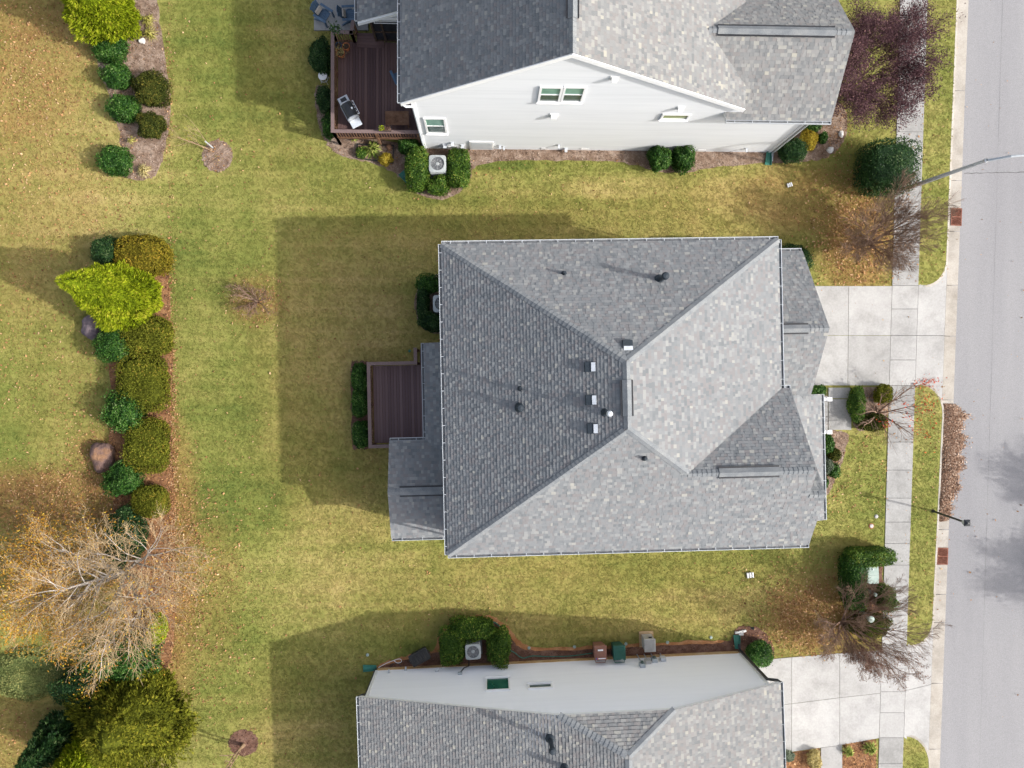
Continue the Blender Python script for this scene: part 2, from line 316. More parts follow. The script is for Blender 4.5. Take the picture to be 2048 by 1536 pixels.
# ------------------------------------------------------------------ ground polygons
def smooth_poly(pts, it=2):
    for _ in range(it):
        q = []
        for i, p in enumerate(pts):
            n = pts[(i+1) % len(pts)]
            q += [(p[0]*.75+n[0]*.25, p[1]*.75+n[1]*.25), (p[0]*.25+n[0]*.75, p[1]*.25+n[1]*.75)]
        pts = q
    return pts
def inside(X, Y, poly):
    res = np.zeros(X.shape, bool); n = len(poly); j = n-1
    for i in range(n):
        xi, yi = poly[i]; xj, yj = poly[j]
        c = ((yi > Y) != (yj > Y)) & (X < (xj-xi)*(Y-yi)/((yj-yi) or 1e-9)+xi); res ^= c; j = i
    return res
def sw_l(y): return 1800-.0285*y
def sw_r(y): return 1855-.0325*y
def kb_l(y): return 1914-.0385*y
def rd_l(y): return 1939.5-.0375*y
BEDS = [  # name, label, material, outline in the picture
 ('mulch_bed', 'mulch', [(270, -30), (316, -20), (322, 60), (335, 140), (343, 200), (337, 270), (322, 335), (305, 360), (255, 360), (236, 346), (256, 322), (240, 290), (240, 255), (212, 222), (222, 190), (205, 160), (192, 110), (185, 60), (225, 20)]),
 ('mulch_bed', 'mulch', [(435+32*math.cos(a*.5236), 312+33*math.sin(a*.5236)) for a in range(12)]),
 ('mulch_bed', 'mulch_leaf', [(195, 478), (305, 476), (334, 520), (343, 600), (344, 900), (349, 1000), (352, 1200), (347, 1336), (300, 1345), (255, 1300), (228, 1010), (214, 930), (226, 800), (212, 700), (180, 650)]),
 ('mulch_bed', 'mulch', [(628, 170), (632, 230), (645, 280), (675, 312), (760, 330), (800, 352), (832, 388), (872, 401), (912, 393), (940, 362), (948, 324), (1100, 320), (1270, 325), (1300, 342), (1380, 347), (1425, 332), (1600, 325), (1655, 318), (1692, 282), (1698, 230), (1670, 190), (1560, 240), (1540, 290), (848, 294), (740, 275), (668, 268), (655, 170)]),
 ('mulch_bed', 'mulch', [(890, 545), (850, 552), (832, 580), (828, 615), (838, 650), (862, 668), (895, 668)]),
 ('mulch_bed', 'mulch_dark', [(702, 722), (738, 722), (740, 898), (704, 898)]),
 ('mulch_bed', 'mulch', [(1630, 772), (1655, 772), (1655, 862), (1700, 862), (1692, 905), (1668, 965), (1652, 998), (1630, 990), (1600, 900), (1600, 800)]),
 ('mulch_bed', 'mulch', [(1703, 774), (1778, 772), (1786, 800), (1776, 835), (1745, 862), (1712, 862), (1703, 840)]),
 ('mulch_bed', 'clay', [(872, 1302), (878, 1262), (915, 1234), (965, 1227), (1012, 1243), (1034, 1280), (1060, 1296), (1200, 1291), (1380, 1281), (1462, 1280), (1470, 1300), (1300, 1322), (755, 1345), (735, 1338), (785, 1318), (845, 1302)]),
 ('mulch_bed', 'mulch_dark', [(884, 1304), (888, 1266), (920, 1240), (965, 1235), (1006, 1250), (1026, 1284), (1050, 1303), (1200, 1298), (1380, 1288), (1462, 1286), (1470, 1255), (1500, 1250), (1530, 1262), (1550, 1298), (1545, 1314), (1475, 1320), (755, 1347), (745, 1336), (795, 1324), (850, 1308)]),
 ('mulch_bed', 'mulch_dark', [(487+31*math.cos(a*.5236), 1485+27*math.sin(a*.5236)) for a in range(12)]),
 ('mulch_bed', 'mulch_leaf', [(1560, 1505), (1640, 1496), (1640, 1600), (1560, 1600)]),
 ('mulch_bed', 'mulch_leaf', [(1684, 1489), (1754, 1477), (1750, 1600), (1684, 1600)]),
 ('mulch_bed', 'mulch_dark', [(1690, 1120), (1740, 1105), (1765, 1120), (1765, 1180), (1788, 1180), (1786, 1235), (1740, 1262), (1700, 1240), (1688, 1180)])]
BEDXY = []
for i, (nm, mt, pts) in enumerate(BEDS):
    rng = np.random.default_rng(50+i)
    pts = smooth_poly(pts, 3) if len(pts) > 5 else smooth_poly([((p[0]*(6-k)+q[0]*k)/6, (p[1]*(6-k)+q[1]*k)/6) for p, q in zip(pts, pts[1:]+pts[:1]) for k in range(6)], 1); pts = [(x+rng.normal()*1.1, y+rng.normal()*1.1) for x, y in pts]
    BEDXY.append([G(*p) for p in pts])

# lawn sheet with a fine middle part and a wide skirt
LITTER_AND_SHADE = [(1150, 470, 560, 90, .24), (1150, 1190, 560, 110, .24), (700, 760, 190, 360, .30), (640, 1450, 170, 170, .2), (560, 200, 90, 220, .15), (1715, 480, 85, 110, 1.0), (1640, 1235, 115, 85, .95), (1600, 400, 150, 70, .7), (60, 40, 120, 60, .8), (90, 1000, 190, 70, .95), (180, 1130, 210, 130, .7), (345, 1130, 55, 280, .85), (515, 600, 62, 58, .6),  # leaf litter, plus browning of the house shadows put into the lawn colour
       (190, 915, 60, 60, .6), (10, 120, 170, 220, .68), (60, 420, 150, 260, .38), (660, 720, 130, 230, .2), (1450, 430, 200, 80, .3), (1000, 470, 400, 30, .25), (1100, 1260, 300, 40, .25), (680, 1450, 130, 150, .2), (1120, 1440, 50, 50, .3), (1500, 700, 30, 30, .0), (30, 1480, 100, 120, .6), (1760, 560, 60, 40, .3), (1700, 1100, 50, 40, .3), (120, 700, 80, 300, .18), (420, 1180, 60, 160, .35)]
DRY_AND_SHADE = [(700, 760, 160, 330, .42), (1000, 460, 420, 40, .3), (1000, 1240, 400, 40, .25), (120, 250, 180, 300, .4), (1200, 440, 400, 110, .05), (1450, 1180, 220, 90, .25), (1240, 375, 110, 28, .7), (700, 690, 110, 110, .45), (800, 500, 160, 60, .4), (150, 330, 200, 250, .35), (600, 1150, 200, 120, .3), (1000, 1150, 300, 60, .25), (480, 380, 140, 90, .2), (600, 1500, 140, 80, .3), (1500, 390, 110, 60, .3), (1330, 460, 200, 40, .1), (430, 620, 80, 200, .15)]  # dry grass, plus brown painted in where the central house's shadow falls
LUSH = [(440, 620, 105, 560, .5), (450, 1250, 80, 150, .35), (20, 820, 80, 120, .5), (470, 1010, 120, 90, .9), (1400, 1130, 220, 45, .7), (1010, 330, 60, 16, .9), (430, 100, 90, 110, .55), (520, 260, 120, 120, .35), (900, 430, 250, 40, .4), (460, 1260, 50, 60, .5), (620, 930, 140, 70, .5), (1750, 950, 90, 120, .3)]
def field(px, py, lst):
    r = np.zeros(px.shape)
    for cx, cy, rx, ry, wt in lst: r = np.maximum(r, wt*np.clip(1.35-((px-cx)/rx)**2*.9-((py-cy)/ry)**2*.9, 0, 1))
    return r
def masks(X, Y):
    px, py = TOPX(X, Y); return dict(litter_and_shade=field(px, py, LITTER_AND_SHADE), dry=field(px, py, DRY_AND_SHADE), lush=field(px, py, LUSH))
ys = np.concatenate([[-400], np.arange(-27, 27.01, .3), [400]]); NX = 190
gx = []; gy = []
for y in ys:
    yc = max(-27, min(27, y)); py = 768-yc*40
    xr = G(sw_l(py)+1, py)[0]+(0 if abs(y) < 100 else (-.0285)*(-(y-yc))*-1*0)
    xs = np.concatenate([[-400], np.linspace(-32, xr, NX-1)]); gx.append(xs); gy.append(np.full(NX, y))
gx = np.array(gx); gy = np.array(gy); nr = len(ys)
idx = np.arange(nr*NX).reshape(nr, NX)
F = np.stack([idx[:-1, :-1], idx[:-1, 1:], idx[1:, 1:], idx[1:, :-1]], -1).reshape(-1, 4)
lp = Lump(np.random.default_rng(3), .5); flat = np.stack([gx.ravel(), gy.ravel(), np.zeros(gx.size)], 1)
hz = np.zeros(gx.size)
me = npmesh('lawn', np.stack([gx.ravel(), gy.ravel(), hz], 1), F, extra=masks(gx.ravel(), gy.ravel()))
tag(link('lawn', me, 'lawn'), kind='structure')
# road, gutter pan, kerb, verge
def yline(f, py): return G(f(py), py)
RZ = -.1
pa, pb = yline(rd_l, -600), yline(rd_l, 2200)
k_ = (pa[0]-pb[0])/(pa[1]-pb[1]); m = MB(); m.face([(pa[0]+(400-pa[1])*k_-.3, 400, RZ), (pa[0]+(-400-pa[1])*k_-.3, -400, RZ), (400, -400, RZ), (400, 400, RZ)]); road = tag(m.build('road', 'asphalt'), kind='structure')
def strip(name, mat, path, wdt, z, parent):
    m = MB(); P = [Vector((*p, z)) for p in path]; L = []; Rr = []
    for k, p in enumerate(P):
        d = (P[min(k+1, len(P)-1)]-P[max(k-1, 0)]).normalized(); nn = Vector((-d.y, d.x, 0)); wv = wdt*random.uniform(.5, 1.3)
        L.append(p+nn*wv/2); Rr.append(p-nn*wv/2)
    for k in range(len(P)-1): m.face([L[k], Rr[k], Rr[k+1], L[k+1]])
    return m.build(name, mat, parent)
strip('crack', 'crack', [G(1928+i*8, 347+random.uniform(-1, 1)-i*.15, RZ) for i in range(28)], .035, RZ+.004, road)
for q in ((2005, 1.0),): strip('seam', 'crack', [G(q[0]-.03*y+random.uniform(-.3, .3), y, RZ) for y in range(-20, 1600, 45)], .006, RZ+.004, road)
fx = 8.0                                            # far side of the road: kerb and lawn beyond the frame
m = MB(); m.hexa([(pa[0]+(yy-pa[1])*k_+dx, yy, -.2) for yy, dx in ((400, fx), (-400, fx), (-400, fx+.15), (400, fx+.15))], [(pa[0]+(yy-pa[1])*k_+dx, yy, .02) for yy, dx in ((400, fx), (-400, fx), (-400, fx+.15), (400, fx+.15))]); tag(m.build('kerb', 'kerb'), kind='structure')
m = MB(); m.face([(pa[0]+(400-pa[1])*k_+fx+.14, 400, .0), (pa[0]+(-400-pa[1])*k_+fx+.14, -400, .0), (500, -400, .0), (500, 400, .0)]); tag(m.build('lawn', 'lawn'), kind='structure')
gp = tag(D.objects.new('gutter_pan', None), kind='structure'); COL.objects.link(gp)
JY = [-700, -300, -60, 180, 360, 462, 570, 672, 800, 900, 1010, 1060, 1097, 1130, 1190, 1246, 1368, 1500, 1600, 2300]
for a, b in zip(JY[:-1], JY[1:]):
    p = [yline(lambda y: kb_l(y)+3, a+.5), yline(lambda y: kb_l(y)+3, b-.5), yline(rd_l, b-.5), yline(rd_l, a+.5)]
    m = MB(); m.hexa([(x, y, -.3) for x, y in p], [(p[0][0], p[0][1], -.075), (p[1][0], p[1][1], -.075), (p[2][0], p[2][1], -.092), (p[3][0], p[3][1], -.092)]); m.build('slab', 'kerb', gp)
def verge_outline(y0, y1, r0, r1):                 # picture y from y0 (top) to y1; rounded road-side corners
    P = [(sw_r(y0), y0)]
    if r0: P += [(kb_l(y0)-r0+r0*math.sin(a), y0+r0*1.25-r0*1.25*math.cos(a)) for a in np.linspace(0, math.pi/2, 9)]
    else: P += [(kb_l(y0), y0)]
    if r1: P += [(kb_l(y1)-r1+r1*math.cos(a), y1-r1*1.25+r1*1.25*math.sin(a)) for a in np.linspace(0, math.pi/2, 9)]
    else: P += [(kb_l(y1), y1)]
    P += [(sw_r(y1), y1)]; return P
VERGE = [verge_outline(-700, 570, 0, 42), verge_outline(770, 1290, 45, 42), verge_outline(1473, 2300, 45, 0)]
VXY = []
for P in VERGE:
    xy = [G(*p) for p in P]; VXY.append(xy)
    m = MB(); m.hexa([(x, y, -.12) for x, y in xy], [(x, y, .012) for x, y in xy]); tag(m.build('verge', 'lawn'), kind='structure')
    # kerb along the road side
    m = MB(); e = [Vector((*p, 0)) for p in xy[1:-1]]
    for k in range(len(e)-1):
        def off(i):
            d = (e[min(i+1, len(e)-1)]-e[max(i-1, 0)]).normalized(); return Vector((d.y, -d.x, 0))*-1
        n0, n1 = off(k), off(k+1)
        a0, a1 = e[k], e[k+1]; b0, b1 = a0+n0*.11, a1+n1*.11
        m.hexa([a+Vector((0, 0, -.2)) for a in (a0, a1, b1, b0)], [a0+Vector((0, 0, .02)), a1+Vector((0, 0, .02)), b1+Vector((0, 0, -.005)), b0+Vector((0, 0, -.005))])
    tag(m.build('kerb', 'kerb'), kind='structure')
m = MB(); m.face([(-400, -400, -.22), (400, -400, -.22), (400, 400, -.22), (-400, 400, -.22)]); tag(m.build('ground', 'soil'), kind='structure')
# sidewalk and driveways: every slab its own piece
def slabs(name, mat, quads, zt=.03, zs=None, g=.38):
    e = tag(D.objects.new(name, None), kind='structure'); COL.objects.link(e)
    for q in quads:
        cx = sum(p[0] for p in q)/4; cy = sum(p[1] for p in q)/4
        qq = [(p[0]+(g if p[0] < cx else -g), p[1]+(g if p[1] < cy else -g)) for p in q]; xy = [G(*p) for p in qq]
        m = MB(); dz = random.uniform(-.003, .003)
        m.hexa([(x, y, -.15) for x, y in xy], [(x, y, (zs[k] if zs else zt)+dz) for k, (x, y) in enumerate(xy)]); m.build('slab', mat, e)
    return e
def rows(fl, fr, ysl): return [[(fl(a), a), (fl(b), b), (fr(b), b), (fr(a), a)] for a, b in zip(ysl[:-1], ysl[1:])]
slabs('sidewalk', 'concrete', rows(sw_l, sw_r, [-720, -660, -600, -540, -480, -420, -360, -300, -240, -185, -130, -76, -20, 35, 90, 148, 206, 264, 318, 372, 424, 474, 524, 571.5])+rows(sw_l, sw_r, [771, 826, 884, 940, 996, 1044, 1087, 1130])+rows(sw_l, sw_r, [1475, 1527, 1580, 1640, 1700, 1760, 1820, 1880, 1940, 2000, 2060, 2120, 2180, 2240]))
slabs('sidewalk', 'concrete_bright', rows(sw_l, sw_r, [1130, 1174, 1230, 1291]))
slabs('driveway', 'concrete_bright', [[(1400, 572), (1400, 671), (1696, 671), (1697, 572)], [(1697, 572), (1696, 671), (sw_l(671), 671), (sw_l(572), 572)], [(1400, 671), (1400, 771), (1695, 771), (1696, 671)], [(1696, 671), (1695, 771), (sw_l(771), 771), (sw_l(671), 671)]]
      + rows(sw_l, sw_r, [571.5, 618, 671, 720, 771]))
AP = -.07
slabs('driveway_apron', 'concrete_bright', [[(sw_r(571), 571), (sw_r(671), 671), (kb_l(671)+3, 671), (kb_l(520)+3, 520)], [(sw_r(671), 671), (sw_r(771), 771), (kb_l(818)+3, 818), (kb_l(671)+3, 671)]], zs=[.02, .02, AP, AP])
slabs('driveway', 'concrete_bright', [[(1400, 1330), (1400, 1428), (1583, 1407), (1583, 1314)], [(1583, 1314), (1583, 1407), (1679, 1395), (1679, 1306)], [(1679, 1306), (1679, 1395), (sw_l(1386), 1386), (sw_l(1300), 1300)],
      [(1400, 1428), (1400, 1526), (1583, 1503), (1583, 1407)], [(1583, 1407), (1583, 1503), (1679, 1490), (1679, 1395)], [(1679, 1395), (1679, 1490), (sw_l(1476), 1476), (sw_l(1386), 1386)]]
      + rows(sw_l, sw_r, [1291, 1336, 1383, 1425, 1475]))
slabs('driveway_apron', 'concrete_bright', [[(sw_r(1291), 1291), (sw_r(1381), 1381), (kb_l(1370)+3, 1370), (kb_l(1240)+3, 1240)], [(sw_r(1381), 1381), (sw_r(1474), 1474), (kb_l(1520)+3, 1520), (kb_l(1370)+3, 1370)]], zs=[.02, .02, AP, AP])
slabs('front_walk', 'concrete', [[(1656, 775), (1656, 797), (1701, 797), (1700, 775)], [(1656, 798), (1656, 860), (1702, 860), (1701, 798)], [(1600, 792), (1600, 860), (1655, 860), (1655, 792)]], .05)
slabs('front_walk', 'concrete_bright', [[(1641, 1495), (1641, 1600), (1684, 1600), (1684, 1489)]], .04)
slabs('patio', 'concrete_bright', [[(629, -120), (629, 62), (737, 62), (737, -120)]], .10, g=0)
# beds
bed_z = .014
for i, ((nm, mt, _), xy) in enumerate(zip(BEDS, BEDXY)):
    z = bed_z+.004*(i % 3) + (.012 if i == 9 else 0)
    m = MB(); m.face([(x, y, z) for x, y in xy]); me = m.mesh('mulch_bed')
    if me.polygons[0].normal.z < 0: me.flip_normals()
    tag(link('mulch_bed', me, mt), kind='structure')

# ------------------------------------------------------------------ houses
def clip_poly(poly, win):                          # Sutherland-Hodgman, win convex ccw
    out = poly
    for i in range(len(win)):
        a, b = win[i], win[(i+1) % len(win)]; inp = out; out = []
        def sd_(p): return (b[0]-a[0])*(p[1]-a[1])-(b[1]-a[1])*(p[0]-a[0])
        for j in range(len(inp)):
            p, q = inp[j], inp[(j+1) % len(inp)]; sp, sq = sd_(p), sd_(q)
            if sp >= 0: out.append(p)
            if (sp >= 0) != (sq >= 0):
                t = sp/(sp-sq); out.append((p[0]+(q[0]-p[0])*t, p[1]+(q[1]-p[1])*t))
        if len(out) < 3: return []
    return out
def area2(p): return sum(p[i][0]*p[(i+1) % len(p)][1]-p[(i+1) % len(p)][0]*p[i][1] for i in range(len(p)))/2
def plane_frame(pts):
    n = (pts[1]-pts[0]).cross(pts[2]-pts[0]).normalized()
    if n.z < 0: n = -n
    u = Vector((0, 0, 1)).cross(n).normalized(); return n, u, n.cross(u)
def roof(house, name, polys, smat='shingle', seed=0, bare=None):
    """polys: convex 3-d pieces of ONE plane. roof deck + shingle courses"""
    rng = random.Random(seed); polys = [[Vector(p) for p in q] for q in polys]
    n, u, v = plane_frame(polys[0]); o = polys[0][0]
    m = MB(); pl = []
    for q in polys:
        p2 = [((p-o).dot(u), (p-o).dot(v)) for p in q]
        if area2(p2) < 0: p2.reverse(); q = q[::-1]
        pl.append(p2); m.hexa([p+Vector((0, 0, -.16)) for p in q], q)
    ro = m.build(name, 'white_trim', house)
    m = MB(); vs = [p[1] for q in pl for p in q]; us = [p[0] for q in pl for p in q]
    v0, v1, u0, u1 = min(vs), max(vs), min(us), max(us); EX = .143; k = 0; vv = v0-.02
    while vv < v1:
        x = u0-rng.uniform(0, .3); thick_prev = False
        while x < u1:
            wdt = rng.choice((.09, .11, .13, .15, .18, .22)); raised = (not thick_prev) or rng.random() < .35; thick_prev = raised
            r = rng.random()
            tone = rng.uniform(.06, .5) if r < .50 else rng.uniform(.5, .62) if r < .70 else rng.uniform(.62, .84) if r < .955 else rng.uniform(.84, .95)
            if not raised: tone *= .85
            tk = (.024 if raised else .013)
            rect = [(x, vv), (x+wdt, vv), (x+wdt, vv+EX), (x, vv+EX)]
            for win in pl:
                c = clip_poly(rect, win)
                if len(c) >= 3 and abs(area2(c)) > 2e-4:
                    top = [o+u*a+v*b+n*(.004+tk*(1-(b-vv)/EX)) for a, b in c]; bot = [o+u*a+v*b+n*.001 for a, b in c]
                    m.face(top, tone)
                    for i in range(len(c)):        # butt edge and sides
                        j = (i+1) % len(c)
                        if abs(c[i][1]-c[j][1]) < 1e-6 and c[i][1] > vv+EX*.9: continue
                        m.face([bot[i], bot[j], top[j], top[i]], tone*.9)
            x += wdt
        vv += EX; k += 1
    s = m.build('shingles', smat, ro); s['kind'] = 'stuff'
    return n, ro
def caps(ro, p, q, n1, n2, mat='cap_shingle', step=.19, wd=.15):
    p, q = Vector(p), Vector(q); L = (q-p); ln = L.length; L.normalize()
    def down(n):
        d = L.cross(n).normalized()
        return d
    d1, d2 = down(n1), down(n2)
    mid = (n1+n2).normalized()
    if d1.dot(d2) > 0: d2 = -d2
    # make both point down their slopes
    def fix(d, n, other):
        return d if (d-other*0).dot(mid) < 0 or abs(d.dot(mid)) < 1e-6 else -d
    d1, d2 = fix(d1, n1, n2), fix(d2, n2, n1)
    if d1.dot(d2) > .999: d2 = -d1
    m = MB(); up = mid*.03; hi = mid*.018; st = L*(step+.03)
    A = [Vector((0, 0, 0))+up+hi, d1*wd+n1*.022+hi, d2*wd+n2*.022+hi]
    B = [st+up, st+d1*wd+n1*.02, st+d2*wd+n2*.02]
    m.face([A[0], A[1], B[1], B[0]]); m.face([A[0], B[0], B[2], A[2]])
    m.face([A[0], A[0]-hi*1.6, A[1]-hi*1.6, A[1]]); m.face([A[0], A[2], A[2]-hi*1.6, A[0]-hi*1.6])
    m.face([A[1], A[1]-n1*.035, B[1]-n1*.02, B[1]]); m.face([A[2], B[2], B[2]-n2*.02, A[2]-n2*.035])
    me = m.mesh('ridge_cap'); k = int(ln/step)
    for i in range(k): link('ridge_cap', me, mat, ro).location = p+L*(i*step)
def ridge_vent(house, p, q, slope_dir, drop, wd=.17, mat='cap_shingle'):
    """raised vent strip along the ridge p-q"""
    p, q = Vector(p), Vector(q); s = Vector(slope_dir); m = MB(); k = MB(); h = .075
    A = [p+s*wd+Vector((0, 0, h-drop*wd)), p+Vector((0, 0, h)), p-s*wd+Vector((0, 0, h-drop*wd))]
    B = [a+(q-p) for a in A]; dz = Vector((0, 0, -.022))
    m.face([A[0], B[0], B[1], A[1]]); m.face([A[1], B[1], B[2], A[2]])
    for a, b in ((A[0], B[0]), (A[2], B[2])): m.face([a, b, b+dz, a+dz])
    m.face([A[0], A[1], A[2], A[2]+dz, A[1]+dz, A[0]+dz]); m.face([B[2], B[1], B[0], B[0]+dz, B[1]+dz, B[2]+dz])
    o = m.build('ridge_vent', mat, house)
    for sg in (1, -1):                             # dark louvre below the overhang
        a = p+s*sg*(wd-.02)+Vector((0, 0, h-.03-drop*(wd-.02))); b = a+(q-p); e = Vector((0, 0, -.12)); f_ = s*sg*.085
        k.face([a, b, b+e, a+e]); k.face([a+f_, b+f_, b+f_+Vector((0, 0, -.02)), a+f_+Vector((0, 0, -.02))]); k.face([a, b, b+f_, a+f_])
    k.build('louvre', 'black_plastic', o)
HANG = None
def gutter(house, p, q, out, wd=.135, hang=.72, mat='gutter_white'):
    global HANG
    p, q = Vector(p), Vector(q); L = (q-p).normalized(); o = Vector(out).normalized(); t = .014; dp = .10
    m = MB()
    def bar(o0, o1, z0, z1):
        b = [p+o*o0, q+o*o0, q+o*o1, p+o*o1]
        m.hexa([c+Vector((0, 0, z0)) for c in b], [c+Vector((0, 0, z1)) for c in b])
    bar(.004, t, -dp, .0); bar(wd-t-.004, wd, -.016, .004); bar(wd-t, wd-.002, -dp, -.016); bar(t, wd-t, -dp, -dp+t)
    for e, d in ((p, 1), (q, -1)):
        b = [e+o*.004, e+o*wd, e+o*wd+L*d*t, e+o*.004+L*d*t]; m.hexa([c+Vector((0, 0, -dp)) for c in b], [c+Vector((0, 0, -.004)) for c in b])
    g = m.build('gutter', mat, house)
    k_ = MB(); b = [p+o*.016+L*.02, q+o*.016-L*.02, q+o*(wd-.03)-L*.02, p+o*(wd-.03)+L*.02]; k_.hexa([c+Vector((0, 0, -.085)) for c in b], [c+Vector((0, 0, -.06)) for c in b]); k_.build('gutter_silt_shade', 'ac_dark', g)  # dark floor strip: debris, plus the channel's inner shade put into its colour
    h = MB(); h.box(-.010, .010, .0, wd-.012, -.006, .004); me = h.mesh('hanger'); ang = math.atan2(L.y, L.x)
    if Vector((-L.y, L.x, 0)).dot(o) < 0: ang += math.pi
    ln = (q-p).length; k = max(1, int(ln/hang))
    for i in range(k):
        c = link('hanger', me, mat, g); c.location = p+L*((i+.5)*ln/k)+Vector((0, 0, .006)); c.rotation_euler = (0, 0, ang)
    return g
def siding(house, p0, p1, prof, mat='siding_white', step=.165, z0=0.0):
    """lap boards on the wall p0->p1 (outside on the right hand); prof = convex outline (s,z)"""
    p0, p1 = Vector((*p0, 0)), Vector((*p1, 0)); L = (p1-p0).normalized(); o = Vector((L.y, -L.x, 0))
    w_ = MB(); w_.face([p0+L*s+Vector((0, 0, z)) for s, z in prof]); wl = w_.build('wall', mat, house)
    def span(z):
        xs = []
        for i in range(len(prof)):
            (a, za), (b, zb) = prof[i], prof[(i+1) % len(prof)]
            if (za <= z <= zb or zb <= z <= za) and abs(za-zb) > 1e-9: xs.append(a+(b-a)*(z-za)/(zb-za))
        return (min(xs), max(xs)) if len(xs) > 1 else None
    m = MB(); zt = max(z for _, z in prof); z = z0
    while z < zt-.02:
        a, b = span(z+1e-4), span(min(z+step, zt-1e-3))
        if a and b:
            Z = Vector((0, 0, 1)); z1 = min(z+step, zt-1e-3)
            A, B = p0+L*a[0]+Z*z, p0+L*a[1]+Z*z; C, E = p0+L*b[1]+Z*z1, p0+L*b[0]+Z*z1
            m.face([A+o*.028, B+o*.028, C+o*.006, E+o*.006]); m.face([A+o*.004, B+o*.004, B+o*.028, A+o*.028])
        z += step
    s = m.build('siding', mat, wl); s['kind'] = 'stuff'; return wl
def rect(w_, h, z0=0.): return [(0, z0), (w_, z0), (w_, h), (0, h)]
def window(house, x0, x1, z0, z1, y, out, panes=2, mats=('glass_green', 'glass_dark'), fw=.09, depth=.09, split='h'):
    """window on a wall parallel to local x, out=+1/-1 along y"""
    m = MB(); a, b = (y+.03*out, y+depth*out)
    lo, hi = min(a, b), max(a, b)
    m.box(x0, x1, lo, hi, z0, z0+fw); m.box(x0, x1, lo, hi, z1-fw, z1); m.box(x0, x0+fw, lo+.001, hi-.001, z0+fw, z1-fw); m.box(x1-fw, x1, lo+.001, hi-.001, z0+fw, z1-fw)
    f = m.build('window', 'white_trim', house)
    m = MB(); s0, s1 = sorted((y+.03*out, y+(depth+.05)*out)); m.box(x0-.03, x1+.03, s0, s1, z0-.05, z0-.004); m.build('sill', 'white_trim', f)
    gy = y+.045*out; zm = (z0+z1)/2; g = MB()
    if panes == 2:
        m = MB(); m.box(x0+fw, x1-fw, min(gy-.012*out, gy+.028*out), max(gy-.012*out, gy+.028*out), zm-.03, zm+.03); m.build('sash_rail', 'white_trim', f)
        for (a0, a1, mt) in ((zm+.03, z1-fw, mats[0]), (z0+fw, zm-.03, mats[1])):
            m = MB(); m.box(x0+fw, x1-fw, gy-.006, gy+.006, a0, a1); m.build('pane', mt, f)
    else:
        m = MB(); m.box(x0+fw, x1-fw, gy-.006, gy+.006, z0+fw, z1-fw); m.build('pane', mats[0], f)
    return f
def pipe_vent(house, x, y, z, h, r=.05, mat='vent_metal', cap=None, lean=(0, 0), flash=True, tophat=None):
    m = MB(); zb = z-.12
    m.tube([(x, y, zb), (x+lean[0]*.5, y+lean[1]*.5, z+h*.5), (x+lean[0], y+lean[1], z+h)], r, 12); o = m.build('vent_pipe', mat, house)
    m = MB(); m.lathe([(r*2.2, -.02), (r*1.9, .05), (r*1.1, .14), (r*1.02, .14)], 14, (x, y, z)); m.build('flashing', mat, o)
    if cap:
        m = MB(); m.lathe([(r*1.02, -.05), (r*1.5, 0), (r*1.5, .10), (r*1.1, .17), (.001, .19)], 16, (x+lean[0], y+lean[1], z+h)); m.build('cap', cap, o)
    return o
def box_vent(house, x, y, z, rz, slope):
    """square roof exhaust with a sloped bright hood"""
    e = Matrix.Translation((x, y, z)) @ Matrix.Rotation(rz, 4, 'Z')
    m = MB(); m.hexa([e @ Vector(p) for p in ((-.17, -.19, -.2), (.22, -.19, -.02), (.22, .19, -.02), (-.17, .19, -.2))], [e @ Vector(p) for p in ((-.17, -.19, .06), (.22, -.19, .15), (.22, .19, .15), (-.17, .19, .06))])
    o = m.build('roof_vent', 'vent_metal', house, bev=.012)
    m = MB(); m.hexa([e @ Vector(p) for p in ((.06, -.17, .12), (.215, -.17, .158), (.215, .17, .158), (.06, .17, .12))], [e @ Vector(p) for p in ((.06, -.17, .14), (.215, -.17, .178), (.215, .17, .178), (.06, .17, .14))]); m.build('hood_top', 'bright_metal', o)
    m = MB(); m.hexa([e @ Vector(p) for p in ((-.27, -.25, -.14), (.28, -.25, .135-.02), (.28, .25, .135-.02), (-.27, .25, -.14))], [e @ Vector(p) for p in ((-.27, -.25, -.12), (.28, -.25, .135), (.28, .25, .135), (-.27, .25, -.12))])
    return o
def wall_vent(house, x, z, y, out, sx=.3, mat='white_trim', hood=True):
    m = MB(); lo, hi = sorted((y+.028*out, y+.05*out)); m.box(x-sx/2, x+sx/2, lo, hi, z-sx/2, z+sx/2); o = m.build('wall_vent', mat, house)
    if hood:
        a, b = y+.05*out, y+.2*out; q = sx*.33
        m = MB(); m.hexa([(x-q, a, z-q), (x+q, a, z-q), (x+q, b, z-q), (x-q, b, z-q)], [(x-q, a, z+q), (x+q, a, z+q), (x+q, b, z+q*.2), (x-q, b, z+q*.2)]); m.build('hood', mat, o)
    return o
def downspout(house, pts, mat='gutter_white', r=.05):
    m = MB(); m.tube(pts, r, 4); return m.build('downspout', mat, house)

